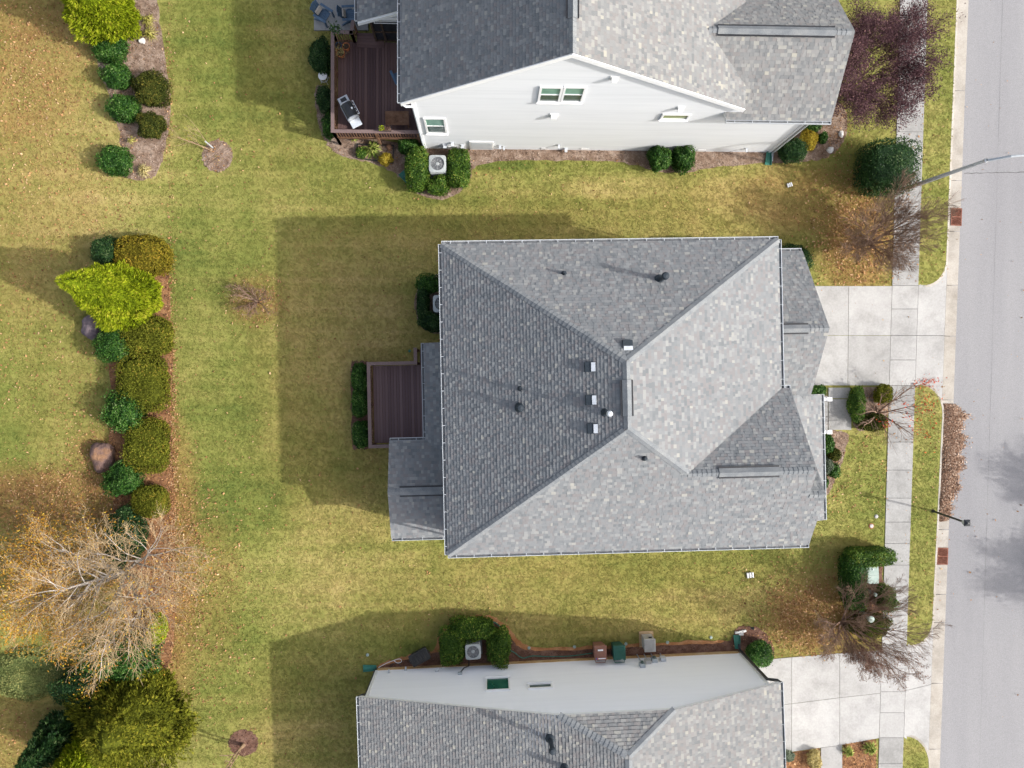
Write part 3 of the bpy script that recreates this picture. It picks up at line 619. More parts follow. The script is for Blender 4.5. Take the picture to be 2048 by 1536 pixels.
# ---- middle house: hip roof, front gables, rear gable
TA = R(1.2)
A = thing('hip_roof_house', 'large two storey house with dark grey hip roof in the centre of the photo', 'house', (0, 0, 0), TA)
ZE = 5.8
E1, E2, E3 = (-1.8, 5.87, ZE), (12.45, 5.87, ZE), (-1.8, -7.1, ZE)
R1, R2 = (5.15, .74, 9.4), (5.15, -1.77, 9.4); sB = 3.6/5.33
VB = (7.72, -3.65, ZE+sB*3.45); GX = 12.83; NXE = 13.5
nN, rN = roof(A, 'roof_plane', [[E1, E2, R1]], seed=1)
nW, rW = roof(A, 'roof_plane', [[E3, E1, R1, R2]], seed=2)
def zS(y): return ZE+sB*(y+7.1)
nS, rS = roof(A, 'roof_plane', [[E3, (7.72, -7.1, ZE), VB, R2], [(7.72, -7.1, ZE), (GX, -7.1, ZE), (GX, -3.65, zS(-3.65)), VB], [(GX, -7.1, ZE), (NXE, -7.1, ZE), (NXE, -4.72, zS(-4.72)), (GX, -4.72, zS(-4.72))]], seed=3)
nE, rE = roof(A, 'roof_plane', [[E2, R1, R2, VB, (12.45, -.45, ZE)]], seed=4)
nG, rG = roof(A, 'roof_plane', [[VB, (GX, -3.65, zS(-3.65)), (GX, -.45, ZE), (12.45, -.45, ZE)]], seed=5)
nQ, rQ = roof(A, 'roof_plane', [[(GX-.1, -4.72, zS(-4.72)), (NXE, -4.72, zS(-4.72)), (NXE, -3.45, zS(-4.72)-1.0), (GX-.1, -3.45, zS(-4.72)-1.0)]], seed=6)
caps(rN, E1, R1, nN, nW); caps(rN, E2, R1, nN, nE); caps(rS, E3, R2, nS, nW); caps(rS, VB, R2, nS, nE)
caps(rE, R2, R1, nE, nW); caps(rG, VB, (GX, -3.65, zS(-3.65)), nS, nG); caps(rQ, (GX, -4.72, zS(-4.72)), (NXE, -4.72, zS(-4.72)), nS, nQ)
ridge_vent(A, (5.15, .05, 9.4), (5.15, -1.3, 9.4), (1, 0, 0), .5)
ridge_vent(A, (8.95, -3.65, zS(-3.65)), (11.35, -3.65, zS(-3.65)), (0, 1, 0), .7)
# garage gable
g0, gz, gy = 12.2, 5.45, 2.1
nA1, rA1 = roof(A, 'garage_roof', [[(g0, 5.87, 3.0), (14.75, 5.87, 3.0), (14.75, gy, gz), (g0, gy, gz)]], seed=7)
nA2, rA2 = roof(A, 'garage_roof', [[(g0, gy, gz), (14.75, gy, gz), (14.75, -1.67, 3.0), (g0, -1.67, 3.0)]], seed=8)
caps(rA1, (12.6, gy, gz), (14.75, gy, gz), nA1, nA2); ridge_vent(A, (12.4, gy, gz), (13.85, gy, gz), (0, 1, 0), .65)
# porch roof
zp = lambda x: 3.0+.43*(15.5-x)
nP, rP = roof(A, 'porch_roof', [[(12.4, -.8, zp(12.4)), (15.5, -.8, 3.0), (15.5, -6.65, 3.0), (12.4, -6.65, zp(12.4))]], seed=9)
# rear gable and rear shed roof
nR1, rR1 = roof(A, 'rear_roof', [[(-4.53, -2.5, 3.0), (-1.5, -2.5, 3.0), (-1.5, -4.7, 3.8), (-4.53, -4.7, 3.8)]], seed=10)
nR2, rR2 = roof(A, 'rear_roof', [[(-4.53, -6.92, 3.0), (-1.5, -6.92, 3.0), (-1.5, -4.7, 3.8), (-4.53, -4.7, 3.8)]], seed=11)
caps(rR1, (-4.53, -4.7, 3.8), (-1.5, -4.7, 3.8), nR1, nR2); ridge_vent(A, (-4.0, -4.7, 3.8), (-1.6, -4.7, 3.8), (0, 1, 0), .36)
nR3, rR3 = roof(A, 'rear_roof', [[(-2.86, 1.93, 3.0), (-1.4, 1.93, 3.53), (-1.4, -3.6, 3.53), (-2.86, -2.5, 3.0)]], seed=12)
gutter(A, (-1.8, 5.87, ZE), (12.45, 5.87, ZE), (0, 1, 0)); gutter(A, (-1.8, -7.1, ZE), (-1.8, 5.87, ZE), (-1, 0, 0))
gutter(A, (-1.8, -7.1, ZE), (NXE, -7.1, ZE), (0, -1, 0)); gutter(A, (12.45, 5.87, ZE), (12.45, -.45, ZE), (1, 0, 0))
gutter(A, (12.45, -.45, ZE), (GX, -.45, ZE), (0, 1, 0), hang=.25); gutter(A, (12.6, 5.87, 3.0), (14.7, 5.87, 3.0), (0, 1, 0))
gutter(A, (15.5, -.8, 3.0), (15.5, -6.65, 3.0), (1, 0, 0)); gutter(A, (-2.86, 1.93, 3.0), (-2.86, -2.5, 3.0), (-1, 0, 0))
gutter(A, (-4.5, -2.5, 3.0), (-2.9, -2.5, 3.0), (0, 1, 0)); gutter(A, (-4.5, -6.92, 3.0), (-1.7, -6.92, 3.0), (0, -1, 0))
# walls
for a, b, pr in (((-1.5, 5.55), (-1.5, -6.8), rect(12.35, ZE-.1)), ((-1.5, -6.8), (12.5, -6.8), rect(14.0, ZE-.1)), ((12.15, 5.55), (-1.5, 5.55), rect(13.65, ZE-.1)),
                 ((12.15, -.6), (12.15, 5.55), rect(6.15, ZE-.1)), ((12.55, -6.8), (12.55, -.6), [(0, 0), (6.2, 0), (6.2, 5.6), (3.15, 7.95), (0, 5.75)]),
                 ((-4.3, -2.7), (-4.3, -6.7), [(0, 0), (4, 0), (4, 2.95), (2, 3.65), (0, 2.95)]), ((-4.3, -6.7), (-1.5, -6.7), rect(2.8, 2.95)), ((-1.5, -2.7), (-4.3, -2.7), rect(2.8, 2.95)),
                 ((14.4, -1.4), (14.4, 5.6), [(0, 0), (7, 0), (7, 3.0), (3.5, 5.2), (0, 3.0)]), ((14.4, 5.6), (12.15, 5.6), rect(2.25, 3.0)), ((12.15, -1.4), (14.4, -1.4), rect(2.25, 3.0)),
                 ((NXE-.2, -6.75), (NXE-.2, -3.6), [(0, 3.2), (3.15, 3.2), (3.15, 6.1), (2.03, 7.2), (0, 5.75)])):
    siding(A, a, b, pr, 'siding_white')
m = MB()
for k in range(4): m.box(14.43, 14.47+.01*(k % 2), -.25, 4.65, .05+k*.56, .05+(k+1)*.56-.02)
m.build('garage_door', 'white_trim', A)
m = MB(); m.box(12.58, 12.64, -2.6, -1.7, .35, 2.4); fd = m.build('front_door', 'rust', A)
m = MB(); m.lathe([(.0, .03), (.035, .02), (.035, -.02), (0, -.03)], 10, (12.70, -1.8, 1.3)); m.build('handle', 'bright_metal', fd)
for yy in (-1.0, -3.1, -6.4):
    m = MB(); m.box(15.18, 15.34, yy-.08, yy+.08, 0, 2.85); m.build('porch_column', 'white_trim', A)
# step rails at the porch
for py in (798.5, 864):
    x, y = LOC(G(1659, py, .9), TA); x2, _ = LOC(G(1635, py, .9), TA)
    m = MB(); m.box(x2, x+.08, y-.075, y+.075, .80, .9); o = m.build('step_rail', 'white_trim', A)
    m = MB(); m.box(x-.08, x+.07, y-.07, y+.07, .03, .802); m.box(x-.11, x+.12, y-.10, y+.10, .897, .94); m.build('rail_post', 'white_trim', o)
# roof fittings
def onplane(px, py, pts):                          # picture point -> house-A coordinates on a roof plane
    n, u, v = plane_frame([Vector(p) for p in pts]); d = ray(px, py); dl = Vector((*LOC(d, TA), d[2])); c = Vector((0, 0, HC))
    t = (Vector(pts[0])-c).dot(n)/dl.dot(n); return c+dl*t
PW, PN, PS_ = [E3, E1, R1], [E1, E2, R1], [E3, (7.72, -7.1, ZE), VB]
for px, py in ((1178, 734), (1180, 800), (1183, 857)):
    p = onplane(px, py, PW); box_vent(A, p.x, p.y, p.z, 0, .5)
p = onplane(1255, 689, PN); box_vent(A, p.x, p.y, p.z, -math.pi/2, .7)
p = onplane(1210, 825, PW); m = MB(); pipe_vent(A, p.x, p.y, p.z, .95, .075, cap='bright_metal')
p = onplane(1319, 559, PN); pipe_vent(A, p.x, p.y, p.z, .9, .10, cap='vent_metal')
p = onplane(1040, 815, PW); pipe_vent(A, p.x, p.y, p.z, .22, .10, cap='vent_metal')
p = onplane(1040, 777, PW); pipe_vent(A, p.x, p.y, p.z, .3, .05)
p = onplane(1128, 547, PN); pipe_vent(A, p.x, p.y, p.z, .35, .055)
p = onplane(1289, 916, PS_); pipe_vent(A, p.x, p.y, p.z, .3, .055)
downspout(A, [(12.3, 5.75, ZE-.1), (12.3, 5.65, ZE-.5), (12.3, 5.65, .2)]); downspout(A, [(-1.7, -7.0, ZE-.1), (-1.65, -6.95, ZE-.5), (-1.65, -6.95, .1)])

# ---- upper house: big gable wall facing the middle house
Bh = thing('gable_house', 'pale grey sided two storey house with tall gable wall at the top', 'house')
WY = 11.76; RY = WY-.12; AX, AZ = 3.0, 10.6; BL, BLZ = -3.6, 5.98; BR, BRZ = 10.9, 5.8; BD = 25.
nB1, rB1 = roof(Bh, 'roof_plane', [[(BL, RY, BLZ), (BL, BD, BLZ), (AX, BD, AZ), (AX, RY, AZ)]], 'shingle', 21)
nB2, rB2 = roof(Bh, 'roof_plane', [[(BR, RY, BRZ), (AX, RY, AZ), (AX, BD, AZ), (BR, BD, BRZ)]], 'shingle_warm', 22)
nB3, rB3 = roof(Bh, 'wing_roof', [[(10.35, 11.48, 5.0), (15.0, 11.48, 5.0), (15.0, 14.4, 7.0), (8.95, 14.4, 7.0)]], 'shingle_warm', 23)
nB4, rB4 = roof(Bh, 'wing_roof', [[(8.95, 14.4, 7.0), (15.0, 14.4, 7.0), (15.0, 17.3, 5.0), (8.95, 17.3, 5.0)]], 'shingle_warm', 24)
caps(rB1, (AX, RY, AZ), (AX, 18.4, AZ), nB1, nB2); caps(rB3, (8.95, 14.4, 7.0), (15.0, 14.4, 7.0), nB3, nB4)
ridge_vent(Bh, (AX, 12.9, AZ), (AX, 24, AZ), (1, 0, 0), .65); ridge_vent(Bh, (9.35, 14.4, 7.0), (14.2, 14.4, 7.0), (0, 1, 0), .69)
gutter(Bh, (BL, RY, BLZ), (BL, BD, BLZ), (-1, 0, 0)); gutter(Bh, (10.35, 11.48, 5.0), (15.0, 11.48, 5.0), (0, -1, 0)); 
siding(Bh, (-3.16, WY), (10.9, WY), [(0, 0), (14.06, 0), (14.06, 5.75), (6.16, 10.45), (0, 6.15)], 'siding_white')
siding(Bh, (10.9, WY), (14.3, WY), rect(3.4, 4.98), 'siding_white')
siding(Bh, (14.3, WY), (14.3, 17.0), [(0, 0), (5.24, 0), (5.24, 5.0), (2.62, 6.85), (0, 5.0)], 'siding_white'); siding(Bh, (-3.16, 24.8), (-3.16, WY), rect(13.04, 5.9), 'siding_white')
# rake boards, corner boards
m = MB()
for (x0, z0), (x1, z1) in (((BL, BLZ), (AX, AZ)), ((AX, AZ), (BR, BRZ))):
    a, b = Vector((x0, RY-.004, z0)), Vector((x1, RY-.004, z1)); dz = Vector((0, 0, -.27)); t = Vector((0, -.035, 0))
    m.hexa([a+dz, b+dz, b+dz+t, a+dz+t], [a+Vector((0, 0, .01)), b+Vector((0, 0, .01)), b+t+Vector((0, 0, .01)), a+t+Vector((0, 0, .01))])
m.build('rake_board', 'white_trim', Bh)
m = MB(); m.box(-3.2, -3.02, WY-.05, WY+.1, 0, 6.0); m.build('corner_board', 'white_trim', Bh)
m = MB(); m.box(14.2, 14.34, WY-.05, WY+.1, 0, 4.95); m.build('corner_board', 'white_trim', Bh)
def wB(px, py): return WALL(px, py, WY)
def winB(x0, y0, x1, y1, **k):
    a, b = wB(x0, y1), wB(x1, y0); xa, za = a; xb, zb = b
    xm0 = (wB(x0, y0)[0]+wB(x0, y1)[0])/2; xm1 = (wB(x1, y0)[0]+wB(x1, y1)[0])/2
    return window(Bh, xm0, xm1, za, zb, WY, -1, **k)
winB(1077, 171, 1123, 201); winB(1124, 171, 1169, 201); winB(850, 234, 893, 264); winB(1322, 226, 1379, 236, panes=1, mats=('glass_olive',))
for px, py, s in ((1229, 154, .34), (1108, 229, .38), (1361, 214, .3)): x, z = wB(px, py); wall_vent(Bh, x, z, WY, -1, s)
for px, py, s in ((1118, 289, .14), (1132, 296, .2), (905, 284, .2), (1008, 292, .12), (1000, 290, .16), (1493, 296, .14), (925, 289, .22), (890, 288, .25)): x, z = wB(px, py); wall_vent(Bh, x, max(z, .25), WY, -1, s, 'gutter_white')
for px in (1090, 1170, 1285, 1345, 1405):
    x, z = wB(px, 297); m = MB(); m.box(x-.2, x+.2, WY-.045, WY-.03, .12, .32); m.build('foundation_vent', 'white_trim', Bh)
x0, _ = wB(940, 303); x1, _ = wB(987, 303); zt = wB(960, 281)[1]
m = MB(); m.box(x0, x1, WY-.07, WY-.03, .03, zt); cd = m.build('crawl_door', 'white_trim', Bh, bev=.01)
for zz in (.3, zt-.3):
    m = MB(); m.box(x1-.2, x1-.08, WY-.10, WY-.07, zz-.02, zz+.02); m.build('latch', 'steel', cd)
m = MB(); m.box(x0+.08, x1-.08, WY-.082, WY-.072, .14, zt-.12); m.build('panel', 'gutter_white', cd)
m = MB(); m.tube([(x0-.5, WY-.06, .55), (x0-1.3, WY-.07, .42), (x0-1.5, WY-.08, .3)], .025, 6); m.build('conduit', 'white_trim', Bh)
downspout(Bh, [(BL-.05, RY+.05, BLZ-.1), (BL+.2, RY-.05, BLZ-.28), (-3.12, WY-.1, BLZ-.45), (-3.12, WY-.1, .1)])
downspout(Bh, [(14.85, 11.42, 4.9), (14.6, 11.5, 4.7), (14.38, WY-.1, 4.5), (14.38, WY-.1, .15), (14.38, WY-.5, .06)], 'galvanised')
# screened porch at its back
PYW = 16.64
nB5, rB5 = roof(Bh, 'porch_roof', [[(-5.85, PYW-.35, 3.35), (-3.1, PYW-.35, 4.75), (-3.1, 25, 4.75), (-5.85, 25, 3.35)]], 'shingle', 25)
gutter(Bh, (-5.85, PYW-.3, 3.35), (-5.85, 25, 3.35), (-1, 0, 0))
siding(Bh, (-5.45, PYW), (-3.17, PYW), [(0, 3.3), (2.28, 3.3), (2.28, 4.6), (.02, 3.4)], 'siding_grey', z0=3.3)
m = MB(); a, b = Vector((-5.85, PYW-.36, 3.3)), Vector((-3.1, PYW-.36, 4.7)); dz = Vector((0, 0, -.2)); t = Vector((0, -.05, 0)); m.hexa([a+dz, b+dz, b+dz+t, a+dz+t], [a, b, b+t, a+t]); m.box(-5.5, -3.17, PYW-.12, PYW+.05, 3.05, 3.3); m.build('porch_trim', 'white_trim', Bh)
m = MB(); m.box(-5.4, -3.18, PYW-.01, PYW+.01, .95, 3.05); ps = m.build('porch_screen', 'screen', Bh)
m = MB()
for xx in (-5.42, -4.95, -3.3): m.box(xx, xx+.1, PYW-.07, PYW+.04, .9, 3.05)
for zz in (.92, 1.75, 2.93): m.box(-5.4, -3.2, PYW-.05, PYW-.012, zz, zz+.1)
m.build('screen_frame', 'soil', ps)
m = MB(); m.box(-5.2, -3.6, PYW-.10, PYW-.075, 2.72, 2.76); m.box(-5.2, -3.6, PYW-.10, PYW-.075, 2.9, 2.94); m.box(-5.2, -5.16, PYW-.10, PYW-.075, 2.76, 2.9); m.box(-3.64, -3.6, PYW-.10, PYW-.075, 2.76, 2.9); m.build('transom', 'white_trim', ps)
m = MB(); m.box(-5.4, -5.38, PYW+.05, 25, .9, 3.2); m.build('porch_side', 'screen', Bh)

# ---- lower house: single storey with a clipped gable
TC = R(1.95)
Ch = thing('bungalow', 'single storey house with white wall and clipped gable at the bottom', 'house', (0, 0, 0), TC)
CY = -13.95; CR = -13.87; CL, CLZ = -6.25, 3.35; CRX, CRZ = 12.7, 4.0; CRI = (5.2, -15.28, 6.9); c1, c2 = (2.5, CR, 6.07), (7.35, CR, 6.06); CD = -26.
nC1, rC1 = roof(Ch, 'roof_plane', [[(CL, CR, CLZ), (CL, CD, CLZ), (5.2, CD, 6.9), CRI, c1]], 'shingle_warm', 31)
nC2, rC2 = roof(Ch, 'roof_plane', [[(CRX, CR, CRZ), c2, CRI, (5.2, CD, 6.9), (CRX, CD, CRZ)]], 'shingle_warm', 32)
nC3, rC3 = roof(Ch, 'roof_plane', [[c1, c2, CRI]], 'shingle_warm', 33)
caps(rC3, c1, CRI, nC1, nC3); caps(rC3, c2, CRI, nC2, nC3); caps(rC1, (5.2, -24, 6.9), CRI, nC1, nC2)
gutter(Ch, (CL, CR, CLZ), (CL, CD, CLZ), (-1, 0, 0)); gutter(Ch, (CRX, CR, CRZ), (CRX, CD, CRZ), (1, 0, 0), mat='galvanised')
siding(Ch, (12.17, CY), (-5.94, CY), [(0, .32), (18.11, .32), (18.11, 3.4), (9.67, 5.98), (4.82, 5.96), (0, 4.12)], 'siding_cool', z0=.32)
siding(Ch, (12.17, CD+.3), (12.17, CY), rect(11.75, 4.0), 'siding_cool'); siding(Ch, (-5.94, CY), (-5.94, CD+.3), rect(11.75, 3.3), 'siding_cool')
m = MB(); m.box(-5.93, 12.16, CY-.3, CY+.045, 0, .318); m.build('foundation', 'foundation', Ch)
m = MB(); m.box(-6.0, -5.86, CY-.1, CY+.05, .32, 3.3); m.build('corner_board', 'white_trim', Ch)
m = MB(); m.box(12.08, 12.22, CY-.1, CY+.05, .32, 4.0); m.build('corner_board', 'white_trim', Ch)
def wC(px, py): return WALL(px, py, CY, TC)
def winC(x0, y0, x1, y1, mt):
    za, zb = wC((x0+x1)/2, y0)[1], wC((x0+x1)/2, y1)[1]; xa = (wC(x0, y0)[0]+wC(x0, y1)[0])/2; xb = (wC(x1, y0)[0]+wC(x1, y1)[0])/2
    return window(Ch, xa, xb, za, zb, CY, 1, panes=1, mats=(mt,), fw=.07)
winC(971, 1358, 1020, 1383, 'glass_teal'); winC(1056, 1370, 1105, 1379, 'glass_dark')
for px, py, mt in ((1285, 1335, 'meter_grey'), (1296, 1328, 'cabinet_grey'), (1309, 1325, 'meter_grey'), (1326, 1322, 'gutter_white')):
    x, z = wC(px, py); z = max(z, .8); m = MB(); m.box(x-.13, x+.13, CY+.03, CY+.2, z-.22, z+.12); o = m.build('meter_box', mt, Ch, bev=.01)
    m = MB(); m.tube([(x+.03, CY+.1, z-.22), (x+.03, CY+.1, .05)], .028, 6); m.build('conduit', 'galvanised', o)
    if mt == 'meter_grey': m = MB(); m.tube([(x, CY+.2, z-.04), (x, CY+.3, z-.04)], [.09, .075], 14); m.build('dial', 'glass_dark', o)
for px, py, s in ((874, 1344, .16), (778, 1347, .1), (812, 1340, .12)): x, z = wC(px, py); wall_vent(Ch, x, max(.45, z), CY, 1, s, 'galvanised')
x, z = wC(920, 1350); x2, z2 = wC(938, 1338)
m = MB(); m.box(x-.1, x+.1, CY+.03, CY+.12, z-.12, z+.08); db = m.build('disconnect_box', 'meter_grey', Ch, bev=.01)
m = MB(); m.tube([(x+.03, CY+.1, z-.1), (x+.2, CY+.2, z-.35), (x2, CY+.15, z2), (x2, CY+.3, .3), (x2+.05, CY+.55, .15)], .03, 6); m.build('whip', 'black_plastic', db)
downspout(Ch, [(CRX+.06, CR-.05, CRZ-.08), (CRX-.05, CR+.02, CRZ-.2), (12.24, CY+.12, CRZ-.35), (12.24, CY+.12, .15), (12.24, CY+.4, .06)], 'black_metal', .07)
downspout(Ch, [(CL-.05, CR-.05, CLZ-.08), (CL+.1, CR, CLZ-.2), (-6.02, CY+.02, CLZ-.35), (-6.02, CY+.02, .1)], 'black_metal', .055)
def onC(px, py):
    pts = [(CL, CR, CLZ), (CL, CD, CLZ), (5.2, CD, 6.9)]; n, u, v = plane_frame([Vector(p) for p in pts]); d = ray(px, py); dl = Vector((*LOC(d, TC), d[2])); c = Vector((0, 0, HC))
    return c+dl*((Vector(pts[0])-c).dot(n)/dl.dot(n))
p = onC(1101, 1477); pipe_vent(Ch, p.x, p.y, p.z, .95, .10, cap='vent_metal')
p = onC(1130, 1535); pipe_vent(Ch, p.x, p.y, p.z, .4, .09, cap='vent_metal')

# ------------------------------------------------------------------ decks
def deck(name, label, cat, x0, x1, y0, y1, z, mat, th, board_dir, rails, bw=.14, posts=(), skirt=True):
    d = thing(name, label, cat, (0, 0, 0), th); rng = random.Random(5)
    if board_dir == 'y':
        k = 0; x = x0
        while x < x1-.02:
            m = MB(); m.box(x, min(x+bw-.013, x1), y0, y1, z-.035, z+rng.uniform(-.002, .002), rng.random()); m.build('deck_board', mat, d); x += bw
    m = MB(); m.box(x0+.02, x1-.02, y0+.02, y1-.02, z-.24, z-.04); m.build('joist_frame', 'post_wood', d)
    m = MB(); m.box(x0-.03, x1, y0-.03, y0-.004, z-.26, z-.005); m.build('rim_board', 'post_wood', d)
    m = MB(); m.box(x0-.03, x0-.004, y0, y1, z-.26, z-.005); m.build('rim_board', 'post_wood', d)
    bal = MB(); bal.box(-.018, .018, -.018, .018, 0, .84); bme = bal.mesh('baluster')
    for (a, b) in rails:
        A_, B_ = Vector((*a, 0)), Vector((*b, 0)); L = (B_-A_).normalized(); nn = Vector((-L.y, L.x, 0)); ln = (B_-A_).length
        m = MB(); q = [A_-nn*.08-L*.08, B_-nn*.08+L*.08, B_+nn*.08+L*.08, A_+nn*.08-L*.08]
        m.hexa([p+Vector((0, 0, z+.90)) for p in q], [p+Vector((0, 0, z+.935+(.002 if L.x else 0))) for p in q]); ra = m.build('handrail', 'rail_brown', d)
        m = MB(); q = [A_-nn*.02, B_-nn*.02, B_+nn*.02, A_+nn*.02]
        for zz in (.06, .8): m.hexa([p+Vector((0, 0, z+zz)) for p in q], [p+Vector((0, 0, z+zz+.08)) for p in q])
        m.build('rail_bar', 'post_wood', d)
        for i in range(1, int(ln/.13)):
            o = link('baluster', bme, 'post_wood', ra); o.location = A_+L*(i*.13)+Vector((0, 0, z+.06))
        k = max(1, round(ln/1.8))
        for i in range(k+1):
            p = A_+L*(ln*i/k); m = MB(); m.box(p.x-.05, p.x+.05, p.y-.05, p.y+.05, 0, z+.9); m.build('post', 'post_wood', d)
    return d
dA = deck('wooden_deck', 'mauve brown timber deck with railing behind the central house', 'deck', -5.55, -1.55, -2.75, 1.0, .7, 'deck_mauve', TA, 'y', [((-5.62, -2.85), (-5.62, 1.08)), ((-5.62, 1.08), (-3.4, 1.08)), ((-5.62, -2.85), (-4.3, -2.85)), ((-3.4, 1.08), (-3.4, 1.72))])
for k in range(3):
    m = MB(); m.box(-3.3, -1.6, 1.02+k*.28, 1.28+k*.28, .5-k*.17, .535-k*.17, .4); m.build('stair_tread', 'deck_mauve', dA)
bx0, by0 = G(665, 262, 1.85); bx1 = -3.12; by1 = G(665, 64, 1.85)[1]
dB = deck('wooden_deck', 'dark red brown timber deck with grill behind the upper house', 'deck', bx0+.07, bx1, by0+.07, by1, .92, 'deck_red', 0, 'y', [((bx0, by0), (bx0, by1)), ((bx0, by0), (bx1-.2, by0)), ((bx0, by1), (G(702, 64, 1.85)[0], by1)), ((G(702, 64, 1.85)[0], by1), (G(706, 42, 1.85)[0], by1+.5))])
for k in range(5):
    m = MB(); x0 = G(714, 60, .9)[0]; m.box(x0, -5.0, by1-.28+k*.142, by1-.28+k*.142+.134, .925, .94+.001*k, random.random()); m.build('landing_board', 'deck_red', dB)

# ------------------------------------------------------------------ foliage builders
SHR = {}
def shrub_mesh(pal, exps, dens, seed, leaf, sx, sy, h, rough=.10):
    rng = np.random.default_rng(seed); a, b = sx/2, sy/2; c = h/2
    n = int(dens*4.19*(a*b+a*c+b*c)*2.3/(leaf*leaf*.3))
    n = min(n, 9000)
    d = unit(rng.normal(size=(n, 3))); e = exps
    s = (np.abs(d[:, 0])**e+np.abs(d[:, 1])**e+np.abs(d[:, 2])**e)**(-1/e)
    Nn = np.sign(d)*np.abs(d)**(e-1); Pn = d*s[:, None]
    lump = Lump(rng, 2.6); lump2 = Lump(rng, 6.); bumpy = 1+rough*lump(Pn)+rough*.6*lump2(Pn)
    depth = 1.03-np.abs(rng.normal(size=n))*.09; spr = rng.random(n) < .07; depth[spr] += rng.uniform(.03, .16, spr.sum())
    P = Pn*(bumpy*depth)[:, None]*np.array([a, b, c])
    P[:, 2] = np.maximum(P[:, 2], -c*.95); P[:, 2] += c
    Nn = unit(Nn/np.array([a, b, c]))+rng.normal(size=(n, 3))*.8
    V, Fq = leaf_quads(P, Nn, leaf*rng.uniform(.7, 1.35, n), leaf*.55*rng.uniform(.7, 1.3, n), rng)
    tone = np.clip(.5+.16*lump(Pn*1.5)+rng.normal(size=n)*.24, 0, 1)
    # inner mass so that no light shows through
    bm = bmesh.new(); bmesh.ops.create_icosphere(bm, subdivisions=3, radius=1)
    C = np.array([v.co[:] for v in bm.verts]); s = (np.abs(C)**e).sum(1)**(-1/e); Cn = C*s[:, None]
    C = Cn*((1+rough*lump(Cn))*.80)[:, None]*np.array([a, b, c]); C[:, 2] += c
    Fi = np.array([[l.vert.index for l in f.loops] for f in bm.faces]); bm.free()
    k = len(V); V = np.vstack([V, C]); F4 = np.vstack([Fq, np.hstack([Fi, Fi[:, :1]])+k]) if False else None
    me = D.meshes.new('foliage'); faces = [tuple(q) for q in Fq.tolist()]+[tuple(x+k for x in q) for q in Fi.tolist()]
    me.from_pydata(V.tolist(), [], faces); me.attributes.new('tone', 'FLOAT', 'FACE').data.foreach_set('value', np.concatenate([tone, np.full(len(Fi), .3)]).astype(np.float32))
    return me
def stems_mesh(sx, sy, h, seed):
    r = random.Random(seed); m = MB()
    for i in range(4):
        a = r.uniform(0, 6.28); m.tube([(0, 0, 0), (math.cos(a)*sx*.12, math.sin(a)*sy*.12, h*.35), (math.cos(a)*sx*.25, math.sin(a)*sy*.25, h*.7)], [.03, .022, .012], 5)
    return m.mesh('stem')
SID = [100]
def shrub(label, px, py, wpx, dpx, h, pal, exps=2.4, dens=1.0, leaf=.075, name='shrub', cat='shrub', group=None, rz=0.0, rough=.10):
    SID[0] += 1; s = FPX/(HC-h*.6); x, y = G(px, py, h*.55); sx, sy = wpx/s, dpx/s
    t = thing(name, label, cat, (x, y, 0), rz, group)
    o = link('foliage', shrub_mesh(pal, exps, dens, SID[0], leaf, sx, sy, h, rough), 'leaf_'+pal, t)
    link('stem', stems_mesh(sx, sy, h, SID[0]), 'bark_brown', t); return t
def spiky(label, px, py, r, pal, n=70, name='spiky_plant', cat='plant', wd=.035, h=.45, base_up=.3):
    rng = np.random.default_rng(int(px*7+py)); x, y = G(px, py, .15); t = thing(name, label, cat, (x, y, 0))
    V = []; F_ = []; T = []
    for i in range(n):
        a = rng.uniform(0, 6.28); el = rng.uniform(.15, 1.3); L = r*rng.uniform(.65, 1.1); d = np.array([math.cos(a), math.sin(a), 0]); sd_ = np.array([-d[1], d[0], 0])*wd*rng.uniform(.7, 1.2)
        k0 = len(V); zz = h*math.sin(el)
        p0 = d*.02+np.array([0, 0, .03]); p1 = d*L*math.cos(el)*.55+np.array([0, 0, zz*.8+.05]); p2 = d*L*max(math.cos(el), .25)+np.array([0, 0, zz*.62+.03])
        V += [p0-sd_*.6, p0+sd_*.6, p1+sd_, p1-sd_, p2]; F_ += [(k0, k0+1, k0+2, k0+3), (k0+3, k0+2, k0+4)]; q = rng.random(); T += [q, min(1, q+.15)]
    me = D.meshes.new('leaves'); me.from_pydata([tuple(v) for v in V], [], F_); me.attributes.new('tone', 'FLOAT', 'FACE').data.foreach_set('value', np.array(T, dtype=np.float32))
    link('leaves', me, 'leaf_'+pal, t); m = MB(); m.tube([(0, 0, 0), (0, 0, .12)], [.05, .03], 7); m.build('crown_base', 'bark_tan', t); return t
